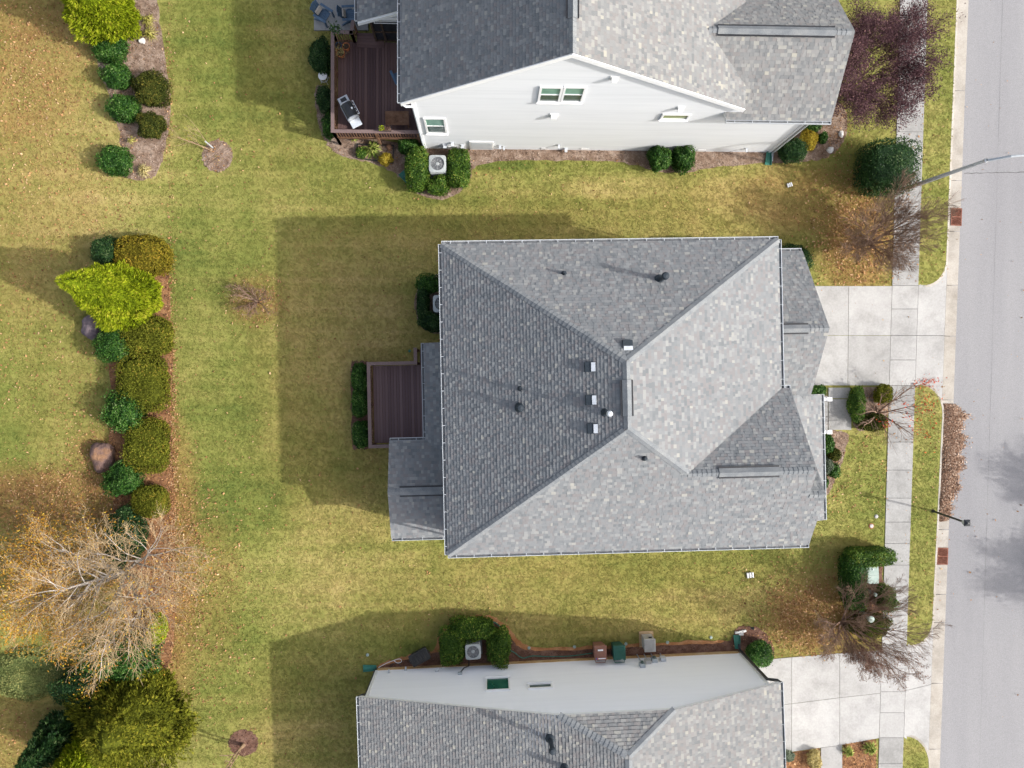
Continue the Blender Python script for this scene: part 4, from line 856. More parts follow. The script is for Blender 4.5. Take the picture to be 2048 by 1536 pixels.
def conifer(label, px, py, h, r, pal, seed, n=5200, spray=.30, shape=.85, name='conifer_tree', flat=.45, lean=(0, 0), top_r=.0, bulge=0.0, loose=.28, lumpy=1.0):
    rng = np.random.default_rng(seed); x, y = G(px, py, 0); t = thing(name, label, 'tree', (x, y, 0))
    zz = h*(1-np.sqrt(rng.uniform(0.0, 1, n))*.985); q = zz/h; lump = Lump(rng, 3.0); lump2 = Lump(rng, 9.0)
    def rad(q): return r*(top_r+(1-top_r)*np.clip(1-q, 0, 1)**shape)*(1-np.clip(.16-q, 0, 1)*2.2)
    a = rng.uniform(0, 2*math.pi, n); d = np.stack([np.cos(a), np.sin(a), np.zeros(n)], 1)
    cc = np.stack([d[:, 0], d[:, 1], q*3], 1)
    rr = rad(q)*(1+lumpy*(.10*lump(cc)+.07*lump2(cc)))*(1-np.abs(rng.normal(size=n))*.12)
    P = d*rr[:, None]; P[:, 2] = zz+.1; P[:, 0] += lean[0]*q; P[:, 1] += lean[1]*q
    # each spray: fan of 4 slim leaflets pointing out and up
    K = 5; V = []; T = []
    out = unit(d*1.0+np.array([0, 0, flat])+rng.normal(size=(n, 3))*loose)
    side = unit(np.cross(out, rng.normal(size=(n, 3))))
    L = spray*rng.uniform(.55, 1.25, n)*(.55+.55*(1-q))
    for k in range(K):
        f_ = (k-(K-1)/2)/((K-1)/2); dr = unit(out+side*f_*.75+rng.normal(size=(n, 3))*.12); ln = (L*(1-.35*abs(f_)))[:, None]
        w_ = np.cross(dr, unit(rng.normal(size=(n, 3))+d))*.0+unit(np.cross(dr, d+np.array([0, 0, .3]+0*d)))*(ln*.13)
        V.append(np.stack([P-w_*.6, P+w_*.6, P+dr*ln*.6+w_, P+dr*ln], 1)); 
    V = np.stack(V, 1).reshape(-1, 3); F_ = np.arange(len(V)).reshape(-1, 4)
    tone = np.repeat(np.clip(.5+.13*lump(cc*1.4)+.1*lump2(cc)+rng.normal(size=n)*.24, 0, 1), K)
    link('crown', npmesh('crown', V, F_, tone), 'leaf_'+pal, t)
    nz, na = 14, 20; Vc = []
    for i in range(nz+1):
        q_ = i/nz
        for j in range(na):
            an = 2*math.pi*j/na; dd = np.array([[math.cos(an), math.sin(an), q_*3]]); R_ = float(rad(np.array([q_]))[0]*(.74+.1*lump(dd)[0])); Vc.append((math.cos(an)*R_+lean[0]*q_, math.sin(an)*R_+lean[1]*q_, q_*h*.93+.1))
    Fc = [(i*na+j, i*na+(j+1) % na, (i+1)*na+(j+1) % na, (i+1)*na+j) for i in range(nz) for j in range(na)]
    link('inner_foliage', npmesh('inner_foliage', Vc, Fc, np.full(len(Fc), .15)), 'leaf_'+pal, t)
    m = MB(); m.tube([(0, 0, 0), (lean[0]*.3, lean[1]*.3, h*.3), (lean[0]*.85, lean[1]*.85, h*.85)], [.16, .12, .03], 8); m.build('trunk', 'bark_brown', t); return t
def grow(rng, p, d, L, r, lev, spec, m, tips, up=.15, tw=None):
    """recursive limb; spec[lev] = (segments, children, child length factor, spread, wiggle)"""
    seg, kids, lf, spread, wig = spec[lev]; pts = [p]; rads = [r]; dirs = []
    for k in range(seg):
        d = (d+Vector((rng.gauss(0, wig), rng.gauss(0, wig), rng.gauss(0, wig)*.6+up*.3))).normalized(); p = p+d*(L/seg); pts.append(p); rads.append(max(.0042, r*(1-.75*(k+1)/seg))); dirs.append(d)
    (tw if tw and lev >= len(spec)-2 else m).tube(pts, rads, 5 if lev == 0 else 4 if lev == 1 else 3, cap=False)
    if lev+1 >= len(spec): tips.append((p, d)); tips.append((pts[-2], d)); return
    for i in range(kids):
        f_ = .22+.78*(i+rng.random()*.8)/kids; j = min(seg-1, int(f_*seg)); q = pts[j].lerp(pts[j+1], f_*seg-j)
        ax = dirs[j].orthogonal().normalized(); ax.rotate(Matrix.Rotation(rng.uniform(0, 6.28), 3, dirs[j])); nd = (dirs[j]*math.cos(spread)+ax*math.sin(spread)).normalized()
        grow(rng, q, nd, L*lf*(1.15-.5*f_)*rng.uniform(.75, 1.2), max(.005, rads[j]*.62), lev+1, spec, m, tips, up, tw)
    tips.append((p, d))
def leaves_at(tips, per, sp, L, seed, keep=None):
    rng = np.random.default_rng(seed); P = np.array([t[0][:] for t in tips])
    if keep is not None: P = P[keep(P)]
    P = np.repeat(P, per, 0)+rng.normal(size=(len(P)*per, 3))*sp; n = len(P)
    V, F_ = leaf_quads(P, rng.normal(size=(n, 3))+np.array([0, 0, .8]), L*rng.uniform(.6, 1.3, n), L*.55*rng.uniform(.7, 1.3, n), rng)
    return V, F_, np.clip(rng.normal(.5, .27, n), 0, 1)
def bare_tree(label, px, py, stems, L, lean, spec, seed, bark, r0=.06, leaf=None, per=1, sp=.1, ls=.07, name='bare_tree', keep=None, up=.15, dirs=None, twig=None):
    rng = random.Random(seed); x, y = G(px, py, 0); t = thing(name, label, 'tree', (x, y, 0)); tips = []; mt = MB(); mb = MB(); tw = MB() if twig else None
    for i in range(stems):
        a = 6.283*(i+rng.random()*.6)/stems; s_ = lean*rng.uniform(.5, 1.2)
        if dirs and i < len(dirs): d = Vector(dirs[i]).normalized()
        else: d = Vector((math.cos(a)*math.sin(s_), math.sin(a)*math.sin(s_), math.cos(s_)))
        p0 = Vector((math.cos(a)*.05*min(1, stems-1), math.sin(a)*.05*min(1, stems-1), 0))
        grow(rng, p0, d, L*rng.uniform(.8, 1.15), r0*rng.uniform(.8, 1.2), 0, spec, mb, tips, up, tw)
    mt.tube([(0, 0, -.02), (0, 0, .12), (0, 0, .3)], [r0*2.0, r0*1.6, r0*.8], 9); mt.build('trunk', bark, t)
    b = mb.build('branches', bark, t)
    if twig: tw.build('twigs', twig, t)
    if leaf:
        V, F_, T = leaves_at(tips, per, sp, ls, seed, keep); link('crown', npmesh('crown', V, F_, T), 'leaf_'+leaf, t)
    return t

# ------------------------------------------------------------------ trees
conifer('tall chartreuse conifer cut off by the top edge near the upper left bed', 234, 36, 6.6, 1.85, 'lime', 41, 15000, .17, lumpy=1.5, name='conifer_tree')
conifer('chartreuse feathery conifer with pointed tip beside the hedge row', 272, 598, 6.4, 1.75, 'lime', 42, 16000, .17, loose=.4, lumpy=1.3)
conifer('large olive green weeping conifer in the bottom left corner', 288, 1415, 4.0, 2.9, 'ochre', 43, 16000, .21, .72, flat=.3, loose=.7, lumpy=2.2)
conifer('bright lime conifer at the bottom edge below the olive one', 205, 1488, 4.6, 1.45, 'lime', 44, 7000, .24)
conifer('dark blue green conifer left of the lime one at the bottom edge', 140, 1455, 4.0, 1.2, 'deep', 45, 6500, .22, loose=.6, lumpy=1.8)
OAK = [(7, 11, .60, .7, .09), (5, 8, .55, .65, .13), (4, 8, .58, .65, .16), (3, 0, 0, 0, .2)]
bare_tree('large grey limbed tree with sparse orange autumn leaves at left', 252, 1142, 9, 4.4, .66, OAK, 61, 'bark_grey', .10, 'rusty', 3, .18, .085, 'autumn_tree', up=.10, twig='twig_orange', keep=lambda P: (np.random.default_rng(2).random(len(P)) < np.clip(.10+.12*np.hypot(P[:, 0], P[:, 1])*(P[:, 0] < .5)+.25*(P[:, 0] < -1.), 0, .9)),
          dirs=[(-.12, -.05, 1), (-.75, -.2, .8), (.75, .25, .8), (-.2, .55, .8), (.1, -.5, .9), (-.8, .3, .65), (.6, -.35, .8), (-.7, -.45, .7), (.7, .0, .6)])
CM = [(6, 11, .50, .42, .07), (4, 9, .52, .5, .1), (3, 8, .75, .42, .1), (2, 0, 0, 0, .1)]
CM2 = [(6, 11, .42, .36, .045), (4, 8, .5, .45, .08), (3, 6, .62, .42, .1), (2, 0, 0, 0, .1)]
bare_tree('leafless brown crape myrtle above the central driveway by the sidewalk', 1738, 486, 9, 3.0, .70, CM, 62, 'bark_brown', .045, None, name='bare_tree', twig='twig_brown')
bare_tree('leafless crape myrtle with rusty seed heads spreading over the lower driveway', 1684, 1244, 12, 3.5, .78, CM2, 63, 'bark_brown', .045, 'seed', 1, .05, .06, twig='twig_brown', keep=lambda P: (P[:, 1] < -.3) & (np.arange(len(P)) % 3 != 0))
bare_tree('brown leafless shrub standing alone in the back lawn', 514, 603, 11, 1.15, .85, [(5, 7, .5, .5, .1), (4, 5, .5, .6, .14), (3, 0, 0, 0, .15)], 64, 'twig_brown', .03, 'seed', 1, .06, .05, name='bare_shrub')
PL = [(6, 11, .52, .5, .07), (4, 9, .58, .6, .1), (3, 7, .62, .6, .13), (2, 0, 0, 0, .15)]
bare_tree('purple leaved plum tree beside the upper house and sidewalk', 1694, 180, 10, 3.8, .62, PL, 65, 'bark_brown', .05, 'purple', 3, .12, .082, 'purple_tree', twig='twig_purple')
bare_tree('small bare tree with red leaf tips leaning over the sidewalk', 1756, 826, 9, 2.7, .8, [(6, 6, .5, .45, .08), (4, 4, .5, .5, .12), (3, 0, 0, 0, .14)], 66, 'bark_brown', .04, 'red', 5, .07, .10, 'red_leaf_tree', keep=lambda P: (np.arange(len(P)) % 9 < 2) & ((P[:, 0] > .9) | (np.hypot(P[:, 0]+.3, P[:, 1]) < .7)))
bare_tree('thin leaning sapling with yellow leaves in a round mulch ring', 424, 300, 4, 1.6, .8, [(5, 4, .5, .5, .1), (3, 3, .5, .5, .14), (2, 0, 0, 0, .15)], 67, 'bark_tan', .02, 'yellow', 1, .06, .06, 'sapling', keep=lambda P: P[:, 2] < .9, dirs=[(-.9, .25, .35), (-.7, .7, .5), (.3, -.5, .6), (-.5, .1, .8)])
bare_tree('slim bare sapling in a round mulch ring at the bottom edge', 487, 1490, 2, 3.4, .2, [(5, 5, .4, .5, .08), (3, 3, .5, .5, .14), (2, 0, 0, 0, .15)], 68, 'bark_tan', .055, None, name='sapling', dirs=[(-.10, -.02, 1), (.06, -.08, 1)])

bare_tree('leafy street tree standing across the road beyond the right edge', 2290, 1195, 6, 3.8, .5, PL, 71, 'bark_brown', .07, 'rusty', 1, .2, .12, 'street_tree')
bare_tree('second street tree across the road beyond the right edge', 2288, 1020, 6, 3.8, .5, PL, 72, 'bark_brown', .07, 'rusty', 1, .2, .10, 'street_tree', keep=lambda P: np.arange(len(P)) % 3 == 0)

# ------------------------------------------------------------------ shrubs and hedges
SH = [
 ('round dark green shrub touching the chartreuse conifer at upper left', 220, 95, 62, 52, .95, 'glossy', 2.4),
 ('round dark green shrub second below the upper left conifer', 234, 152, 52, 48, .9, 'glossy', 2.4),
 ('dark green shrub left of the lower yew in the upper left bed', 248, 217, 60, 50, .9, 'glossy', 2.4),
 ('lone dark green shrub at the lower end of the upper left bed', 230, 322, 60, 54, .9, 'glossy', 2.4),
 ('large rounded olive yew in the upper left bed', 299, 178, 60, 70, 1.0, 'yew', 2.6),
 ('smaller ragged olive yew below the large yew in the upper left bed', 302, 251, 54, 50, .9, 'yew', 2.2),
 ('golden yellow clipped hedge at the top of the left hedge row', 283, 513, 104, 80, 1.1, 'gold', 3.2),
 ('dark green bush left of the golden hedge at the row top', 213, 500, 50, 52, 1.1, 'deep', 2.4),
 ('shaded olive hedge just below the chartreuse conifer', 293, 672, 96, 78, 1.1, 'olive', 3.4),
 ('long rust tinged olive hedge in the middle of the left row', 285, 766, 98, 112, 1.15, 'olive', 3.6),
 ('square olive hedge beside the brown boulder', 294, 889, 84, 102, 1.1, 'olive', 3.6),
 ('small olive hedge partly under the bare grey tree', 299, 1003, 66, 62, 1.0, 'olive', 3.0),
 ('dark green camellia beside the purple rock below the conifer', 226, 690, 64, 66, 1.3, 'glossy', 2.4),
 ('dark green camellia touching the long olive hedge', 247, 820, 72, 78, 1.3, 'glossy', 2.4),
 ('dark green camellia directly below the brown boulder', 244, 960, 68, 60, 1.2, 'glossy', 2.4),
 ('yellow green shrub at the lower right of the grey tree', 316, 1255, 34, 54, 1.0, 'lime', 2.2),
 ('large dark laurel between the grey tree and olive conifer', 250, 1318, 130, 90, 2.2, 'glossy', 2.4),
 ('dark laurel left of the large laurel under the grey tree', 170, 1375, 110, 80, 1.8, 'deep', 2.2),
 ('loose pale green bush at the left edge below the grey tree', 55, 1352, 150, 84, .4, 'palebush', 2.0),
 ('dark bush under the branches of the grey tree', 250, 1070, 80, 110, 1.6, 'deep', 2.2),
 ('dark evergreen left of the upper deck', 641, 112, 46, 74, 1.1, 'deep', 2.1),
 ('narrow dark shrub left of the grill against the deck railing', 652, 200, 32, 46, .9, 'deep', 2.1),
 ('low leafy shrub at the lower left corner of the upper deck', 660, 250, 26, 52, .6, 'glossy', 2.1),
 ('tall glossy hedge left of the upper air conditioner', 834, 338, 46, 84, 1.1, 'leafy', 3.0),
 ('glossy shrub at the corner of the upper house wall by the deck', 819, 292, 42, 32, .9, 'glossy', 2.6),
 ('glossy hedge right of the upper air conditioner', 917, 336, 46, 74, 1.0, 'leafy', 3.0),
 ('small glossy shrub below the upper air conditioner', 876, 371, 40, 36, .8, 'leafy', 2.6),
 ('left of two round shrubs against the upper house wall', 1317, 316, 44, 50, 1.1, 'glossy', 2.3),
 ('right of two round shrubs against the upper house wall', 1366, 317, 46, 50, 1.1, 'glossy', 2.3),
 ('dark round clipped shrub at the right corner of the upper house', 1586, 300, 52, 46, .9, 'deep', 2.4),
 ('bright yellow shrub in the bed right of the upper house', 1618, 278, 34, 42, .7, 'yellow', 2.1),
 ('green shrub behind the yellow one by the upper house', 1625, 250, 32, 26, .7, 'glossy', 2.2),
 ('tiny green shrub right of the yellow one', 1646, 276, 20, 20, .5, 'glossy', 2.2),
 ('big dark boxy clipped holly by the sidewalk near the street lamp', 1776, 334, 104, 98, 2.0, 'deep', 7.0),
 ('flowering dark hedge above the central air conditioner', 860, 568, 48, 34, .9, 'glossy', 2.6),
 ('dark hedge left of the central air conditioner', 846, 606, 24, 66, .9, 'deep', 3.0),
 ('dark hedge below the central air conditioner', 862, 644, 50, 34, .9, 'deep', 2.6),
 ('upper clipped hedge left of the central deck', 720, 755, 32, 54, 1.0, 'glossy', 3.0),
 ('middle clipped hedge left of the central deck', 720, 806, 32, 52, 1.0, 'glossy', 3.0),
 ('lower clipped hedge left of the central deck', 722, 869, 32, 52, 1.0, 'glossy', 3.0),
 ('dark shrub peeking out behind the garage roof of the central house', 1590, 518, 58, 58, 1.1, 'deep', 2.4),
 ('low green hedge between driveway and front porch', 1638, 781, 32, 20, .5, 'glossy', 2.6),
 ('feathery bright green shrub right of the front walk', 1714, 808, 34, 74, .8, 'leafy', 2.2),
 ('round olive shrub by the sidewalk below the driveway', 1769, 789, 34, 38, .7, 'olive', 2.4),
 ('low olive shrub under the red tipped tree', 1745, 846, 56, 34, .6, 'yew', 2.3),
 ('green shrub below the porch step rail', 1656, 886, 24, 36, .7, 'glossy', 2.3),
 ('dark shrub with brown tips in the front bed', 1668, 909, 26, 26, .6, 'yew', 2.3),
 ('silvery sage shrub in the front bed against the gutter', 1655, 930, 20, 32, .6, 'sage', 2.3),
 ('green shrub beside the silvery one in the front bed', 1667, 939, 22, 28, .6, 'glossy', 2.3),
 ('small green shrub at the lower end of the front bed', 1650, 965, 14, 24, .5, 'glossy', 2.3),
 ('upper bar of the clipped hedge round the utility box', 1738, 1113, 92, 34, 1.3, 'leafy', 6.0),
 ('left bar of the clipped hedge round the utility box', 1708, 1163, 42, 104, 1.3, 'glossy', 6.0),
 ('glossy shrub below the utility box beside the sidewalk', 1772, 1196, 38, 50, 1.2, 'leafy', 2.6),
 ('dull green shrub under the lower crape myrtle', 1738, 1250, 84, 50, .9, 'yew', 2.4),
 ('leafy bush left of the lower air conditioner', 905, 1292, 52, 74, 1.1, 'leafy', 2.6),
 ('leafy bush above the lower air conditioner', 948, 1258, 92, 40, 1.1, 'leafy', 2.6),
 ('leafy bush right of the lower air conditioner', 998, 1290, 46, 72, 1.1, 'leafy', 2.6),
 ('round feathery green shrub at the right corner of the bottom house', 1520, 1307, 50, 52, 1.0, 'glossy', 2.2),
 ('small grey green shrub in the leaf bed by the lower driveway', 1578, 1512, 22, 22, .4, 'sage', 2.2),
 ('dry tan shrub left of the lower front walk', 1630, 1520, 26, 40, .5, 'straw', 2.2),
 ('yellow leaved shrub in the planting box below the upper deck', 771, 317, 26, 22, .5, 'yellow', 2.1),
 ('low green plant at the left in the planting box', 722, 306, 20, 20, .35, 'leafy', 2.1)]
for q in SH:
    big = q[3]*q[4] > 4500
    lf = .085 if q[6] in ('leafy', 'glossy') else .07
    shrub(q[0], q[1], q[2], q[3], q[4], q[5], q[6], q[7], leaf=lf*(1.25 if big else 1), name='hedge' if q[7] >= 3 else 'shrub', cat='hedge' if q[7] >= 3 else 'shrub', rough=.06 if q[7] >= 3 else .15)
spiky('green strappy plant in the planting box below the upper deck', 746, 299, .62, 'yucca', 80, wd=.03)
spiky('yellow green yucca left of two by the lower driveway', 1696, 1503, .42, 'yucca', 90, wd=.025, name='yucca')
spiky('yellow green yucca right of two by the lower driveway', 1740, 1497, .5, 'yucca', 110, wd=.025, name='yucca')
spiky('yellow ornamental grass clump beside the top left conifer', 297, 42, .5, 'lily', 90, wd=.016, name='grass_clump')
spiky('pale yellow ornamental grass clump above the white stone', 300, 68, .5, 'lily', 90, wd=.016, name='grass_clump')
spiky('dry straw coloured grass clump at the end of the upper left bed', 288, 342, .48, 'straw', 120, wd=.016, name='grass_clump')
spiky('thin green and straw tuft in the upper left bed', 263, 281, .32, 'lily', 40, wd=.014, name='grass_clump')
spiky('small bright green weed beside the brown wooden deck wall', 708, 278, .3, 'yucca', 30, wd=.02, name='grass_clump')

# ------------------------------------------------------------------ air conditioners
def rrect(w_, d, r, n=5):
    return [(sx*(w_/2-r)+r*math.cos(a), sy*(d/2-r)+r*math.sin(a)) for sx, sy, a0 in ((1, 1, 0), (-1, 1, math.pi/2), (-1, -1, math.pi), (1, -1, 1.5*math.pi)) for a in [a0+i*math.pi/2/n for i in range(n+1)]]
def ac_unit(label, px, py, rz=0.0, s=.82, h=.82, base=.1):
    x, y = G(px, py, h+base); t = thing('air_conditioner', label, 'air conditioner', (x, y, 0), rz, 'outdoor air conditioners')
    m = MB(); m.box(-s*.58, s*.58, -s*.58, s*.58, 0, base); m.build('pad', 'concrete', t, bev=.015)
    P = rrect(s, s, .09); m = MB(); m.prism([(a*.94, b*.94) for a, b in P], base, base+h-.05); cb = m.build('cabinet', 'ac_dark', t)
    m = MB()
    for k in range(11): z = base+.06+k*(h-.16)/11; m.prism(P, z, z+.018)
    for sx in (-1, 1):
        for sy in (-1, 1): m.box(sx*s*.40-.045, sx*s*.40+.045, sy*s*.40-.045, sy*s*.40+.045, base, base+h-.04)
    m.build('louvre', 'ac_paint', cb)
    m = MB(); n = 48; ro = s*.40; zt, zb = base+h, base+h-.06
    O = []
    for k in range(n):
        a = 2*math.pi*k/n; c, sn = math.cos(a), math.sin(a); q = (abs(c)**7+abs(sn)**7)**(-1/7)*s/2*1.01; O.append((c*q, sn*q, c*ro, sn*ro))
    for k in range(n):
        a, b = O[k], O[(k+1) % n]
        m.face([(a[0], a[1], zt-.012), (b[0], b[1], zt-.012), (b[2], b[3], zt+.012), (a[2], a[3], zt+.012)]); m.face([(a[0], a[1], zb), (b[0], b[1], zb), (b[0], b[1], zt-.012), (a[0], a[1], zt-.012)]); m.face([(b[2], b[3], zt+.012), (b[2], b[3], zb-.1), (a[2], a[3], zb-.1), (a[2], a[3], zt+.012)])
    m.build('top_panel', 'ac_paint', t)
    m = MB(); m.lathe([(0.001, zb-.16), (ro*.99, zb-.16)], 24); m.build('fan_well', 'ac_dark', t)
    for k in range(3):
        a = k*2.094+.5; M_ = Matrix.Rotation(a, 4, 'Z') @ Matrix.Translation((0, 0, zb-.05)) @ Matrix.Rotation(.25, 4, 'X')
        m = MB(); q = [(.05, -.05), (ro*.93, -.16), (ro*.97, .0), (ro*.9, .13), (.06, .06)]; m.hexa([M_ @ Vector((u, v, 0)) for u, v in q], [M_ @ Vector((u, v, .006)) for u, v in q]); m.build('fan_blade', 'galvanised', t)
    m = MB(); m.lathe([(.09, zb-.08), (.09, zb+.0), (.07, zb+.03), (.001, zb+.035)], 18); m.build('fan_hub', 'ac_paint', t)
    m = MB()
    for k in range(5): r_ = ro*(.3+.16*k); m.tube([(r_*math.cos(a), r_*math.sin(a), zt+.015+.02*(1-k/5)) for a in np.linspace(0, 6.283, 25)], .0022, 4, cap=False)
    for k in range(8): a = k*math.pi/4; m.tube([(.1*math.cos(a), .1*math.sin(a), zt+.04), (ro*math.cos(a), ro*math.sin(a), zt+.012)], .0025, 4)
    m.build('fan_guard', 'steel', t); return t
ac_unit('grey air conditioner among glossy hedges below the upper house', 875, 327)
ac_unit('air conditioner half hidden under the central house eave', 883, 607, TA)
ac_unit('air conditioner ringed by leafy bushes above the bottom house', 946, 1304, R(3), .74)

# ------------------------------------------------------------------ bins, boxes, utilities
def wheelie(label, px, py, mat, rz, sticker):
    x, y = G(px, py, 1.05); t = thing('wheeled_bin', label, 'bin', (x, y, 0), rz, 'wheeled bins by the bottom house')
    m = MB(); m.hexa([(-.23, -.25, .04), (.23, -.25, .04), (.23, .22, .04), (-.23, .22, .04)], [(-.3, -.34, .98), (.3, -.34, .98), (.3, .36, .98), (-.3, .36, .98)]); m.build('body', mat, t, bev=.03)
    m = MB(); m.hexa([(-.32, -.36, .985), (.32, -.36, .985), (.32, .38, .985), (-.32, .38, .985)], [(-.27, -.30, 1.07), (.27, -.30, 1.07), (.27, .33, 1.05), (-.27, .33, 1.05)]); ld = m.build('lid', mat, t, bev=.02)
    m = MB(); m.box(-.2, .2, -.2, .1, 1.072, 1.085); m.build('raised_panel', mat, ld, bev=.006)
    m = MB(); m.tube([(-.26, -.36, .95), (-.24, -.45, 1.0), (.24, -.45, 1.0), (.26, -.36, .95)], .02, 8); m.build('handle', mat, t)
    for sx in (-1, 1): m = MB(); m.tube([(sx*.2, -.27, .13), (sx*.27, -.27, .13)], .13, 16); m.build('wheel', 'black_plastic', t)
    if sticker:
        m = MB(); m.box(-.13, .13, .13, .21, 1.08, 1.086); m.build('logo_strip', 'white_trim', ld)
        m = MB(); m.box(-.12, .24, -.26, -.215, 1.08, 1.088); m.build('sticker', 'white_trim', ld)
        m = MB(); m.box(-.24, -.17, -.26, -.215, 1.08, 1.088); m.build('sticker', 'sticker_blue', ld); m = MB(); m.box(-.17, -.122, -.26, -.215, 1.08, 1.088); m.build('sticker', 'sticker_red', ld)
    else:
        m = MB(); m.box(.05, .17, -.295, -.265, 1.073, 1.079); m.build('sticker', 'pale_green', ld)
    return t
wheelie('brown wheeled bin with white label on its lid', 1201, 1307, 'bin_brown', R(2), True)
wheelie('dark green wheeled bin next to the brown bin', 1239, 1307, 'bin_green', R(2), False)
x, y = G(840, 1311, .3); t = thing('storage_tote', 'black plastic storage tote lying beside the bottom house bed', 'box', (x, y, 0), R(28))
m = MB(); m.hexa([(-.38, -.22, .02), (.38, -.22, .02), (.38, .22, .02), (-.38, .22, .02)], [(-.45, -.28, .5), (.45, -.28, .5), (.45, .28, .5), (-.45, .28, .5)]); m.build('body', 'black_plastic', t, bev=.03)
m = MB(); m.prism(rrect(.98, .62, .07), .5, .55); ld = m.build('lid', 'black_plastic', t, bev=.01)
for k in (-.22, 0, .22): m = MB(); m.box(k-.06, k+.06, -.2, .2, .552, .575); m.build('rib', 'black_plastic', ld, bev=.012)
for k in (-1, 1): m = MB(); m.tube([(k*.47, -.12, .45), (k*.53, -.1, .5), (k*.53, .1, .5), (k*.47, .12, .45)], .02, 6); m.build('handle', 'black_metal', t)
x, y = G(1300, 1291, .85); t = thing('utility_cabinet', 'small taupe cabinet with ribbed top on a pad by the bottom house', 'cabinet', (x, y, 0), R(2))
m = MB(); m.box(-.36, .36, -.36, .42, 0, .08); m.build('pad', 'cardboard', t, bev=.01)
m = MB(); m.box(-.25, .25, -.3, .3, .08, .82); m.build('cabinet', 'cabinet_grey', t, bev=.015)
m = MB(); m.box(-.28, .28, -.32, .32, .82, .86); tp = m.build('top_panel', 'cabinet_grey', t, bev=.01)
for k in range(9): m = MB(); m.box(-.25+k*.056, -.225+k*.056, -.29, .29, .862, .878); m.build('rib', 'cabinet_grey', tp)
m = MB(); m.box(-.02, .14, .3, .36, .62, .70); m.build('handle', 'black_plastic', t, bev=.01)
# transformer, pedestals
x, y = G(1746, 1151, .75); t = thing('transformer_box', 'pale green metal utility box inside the clipped hedge by the sidewalk', 'utility box', (x, y, 0), R(1))
m = MB(); m.box(-.36, .36, -.48, .48, 0, .1); m.build('pad', 'concrete', t)
m = MB(); m.box(-.3, .3, -.42, .42, .1, .68); m.build('cabinet', 'pale_green', t, bev=.015)
m = MB(); m.hexa([(-.32, -.44, .68), (.32, -.44, .68), (.32, .0, .68), (-.32, .0, .68)], [(-.3, -.42, .72), (.3, -.42, .72), (.3, -.002, .76), (-.3, -.002, .76)]); m.hexa([(-.32, .003, .68), (.32, .003, .68), (.32, .44, .68), (-.32, .44, .68)], [(-.3, .005, .76), (.3, .005, .76), (.3, .42, .72), (-.3, .42, .72)]); m.build('lid', 'pale_green', t)
m = MB(); m.lathe([(.03, .72), (.03, .78), (.001, .79)], 8, (0, .3, 0)); m.build('lock_bolt', 'bright_metal', t)
for lab, bx, tx, h, r, mt in (('slim pale pedestal below the utility box', (1740, 1181), (1752, 1190), .95, .085, 'pale_green'), ('round topped pale pedestal under the lower crape myrtle', (1727, 1229), (1743, 1239), .9, .16, 'pale_green')):
    b, tpp = G3(*bx), G3(*tx, h); b = Vector((tpp.x, tpp.y, 0)); t = thing('cable_pedestal', lab, 'pedestal', b)
    m = MB(); m.lathe([(r*1.1, 0), (r*1.1, .05), (r, .08), (r, h-.1)], 16); m.build('post', mt, t)
    m = MB(); m.lathe([(r*1.08, h-.12), (r*1.08, h-.03), (r*.8, h), (.001, h+.012)], 16); m.build('cap', mt, t)
# storm drains
def drain(lab, px, py, w_, d):
    x, y = G(px, py, -.09); t = thing('storm_drain', lab, 'drain', (x, y, -.09), R(-2), 'rusty storm drains in the gutter'); m = MB()
    m.box(-w_/2, w_/2, -d/2, d/2, .004, .012); m.build('pit', 'dark_hole', t); m = MB()
    for a, b, c, e in ((-w_/2, w_/2, -d/2, -d/2+.045), (-w_/2, w_/2, d/2-.045, d/2), (-w_/2, w_/2, -.025, .025)): m.box(a, b, c, e, .005, .045)
    for a in (-1, 1): m.box(a*(w_/2-.022)-.022, a*(w_/2-.022)+.022, -d/2+.045, d/2-.045, .005, .044)
    m.build('frame', 'rust', t)
    for half in (-1, 1):
        for k in range(-4, 9):
            c0 = -w_/2+k*.065; 
            lo, hi = (.03, d/2-.05) if half > 0 else (-d/2+.05, -.03); sl = .55; h_ = hi-lo
            xa, xb = c0, c0+sl*h_; ya, yb = lo, hi; L = -w_/2+.04; U = w_/2-.04
            if xb <= L or xa >= U: continue
            if xa < L: ya = lo+(L-xa)/sl; xa = L
            if xb > U: yb = lo+(U-c0)/sl; xb = U
            m = MB(); q = .013; m.hexa([(xa-q, ya, .006), (xa+q, ya, .006), (xb+q, yb, .006), (xb-q, yb, .006)], [(xa-q, ya, .04), (xa+q, ya, .04), (xb+q, yb, .04), (xb-q, yb, .04)]); m.build('bar', 'rust', t)
drain('rusty storm drain grate in the gutter above the central driveway', 1912, 434, .56, .9); drain('rusty storm drain grate in the gutter beside the clipped hedge', 1884.5, 1112, .56, .86)
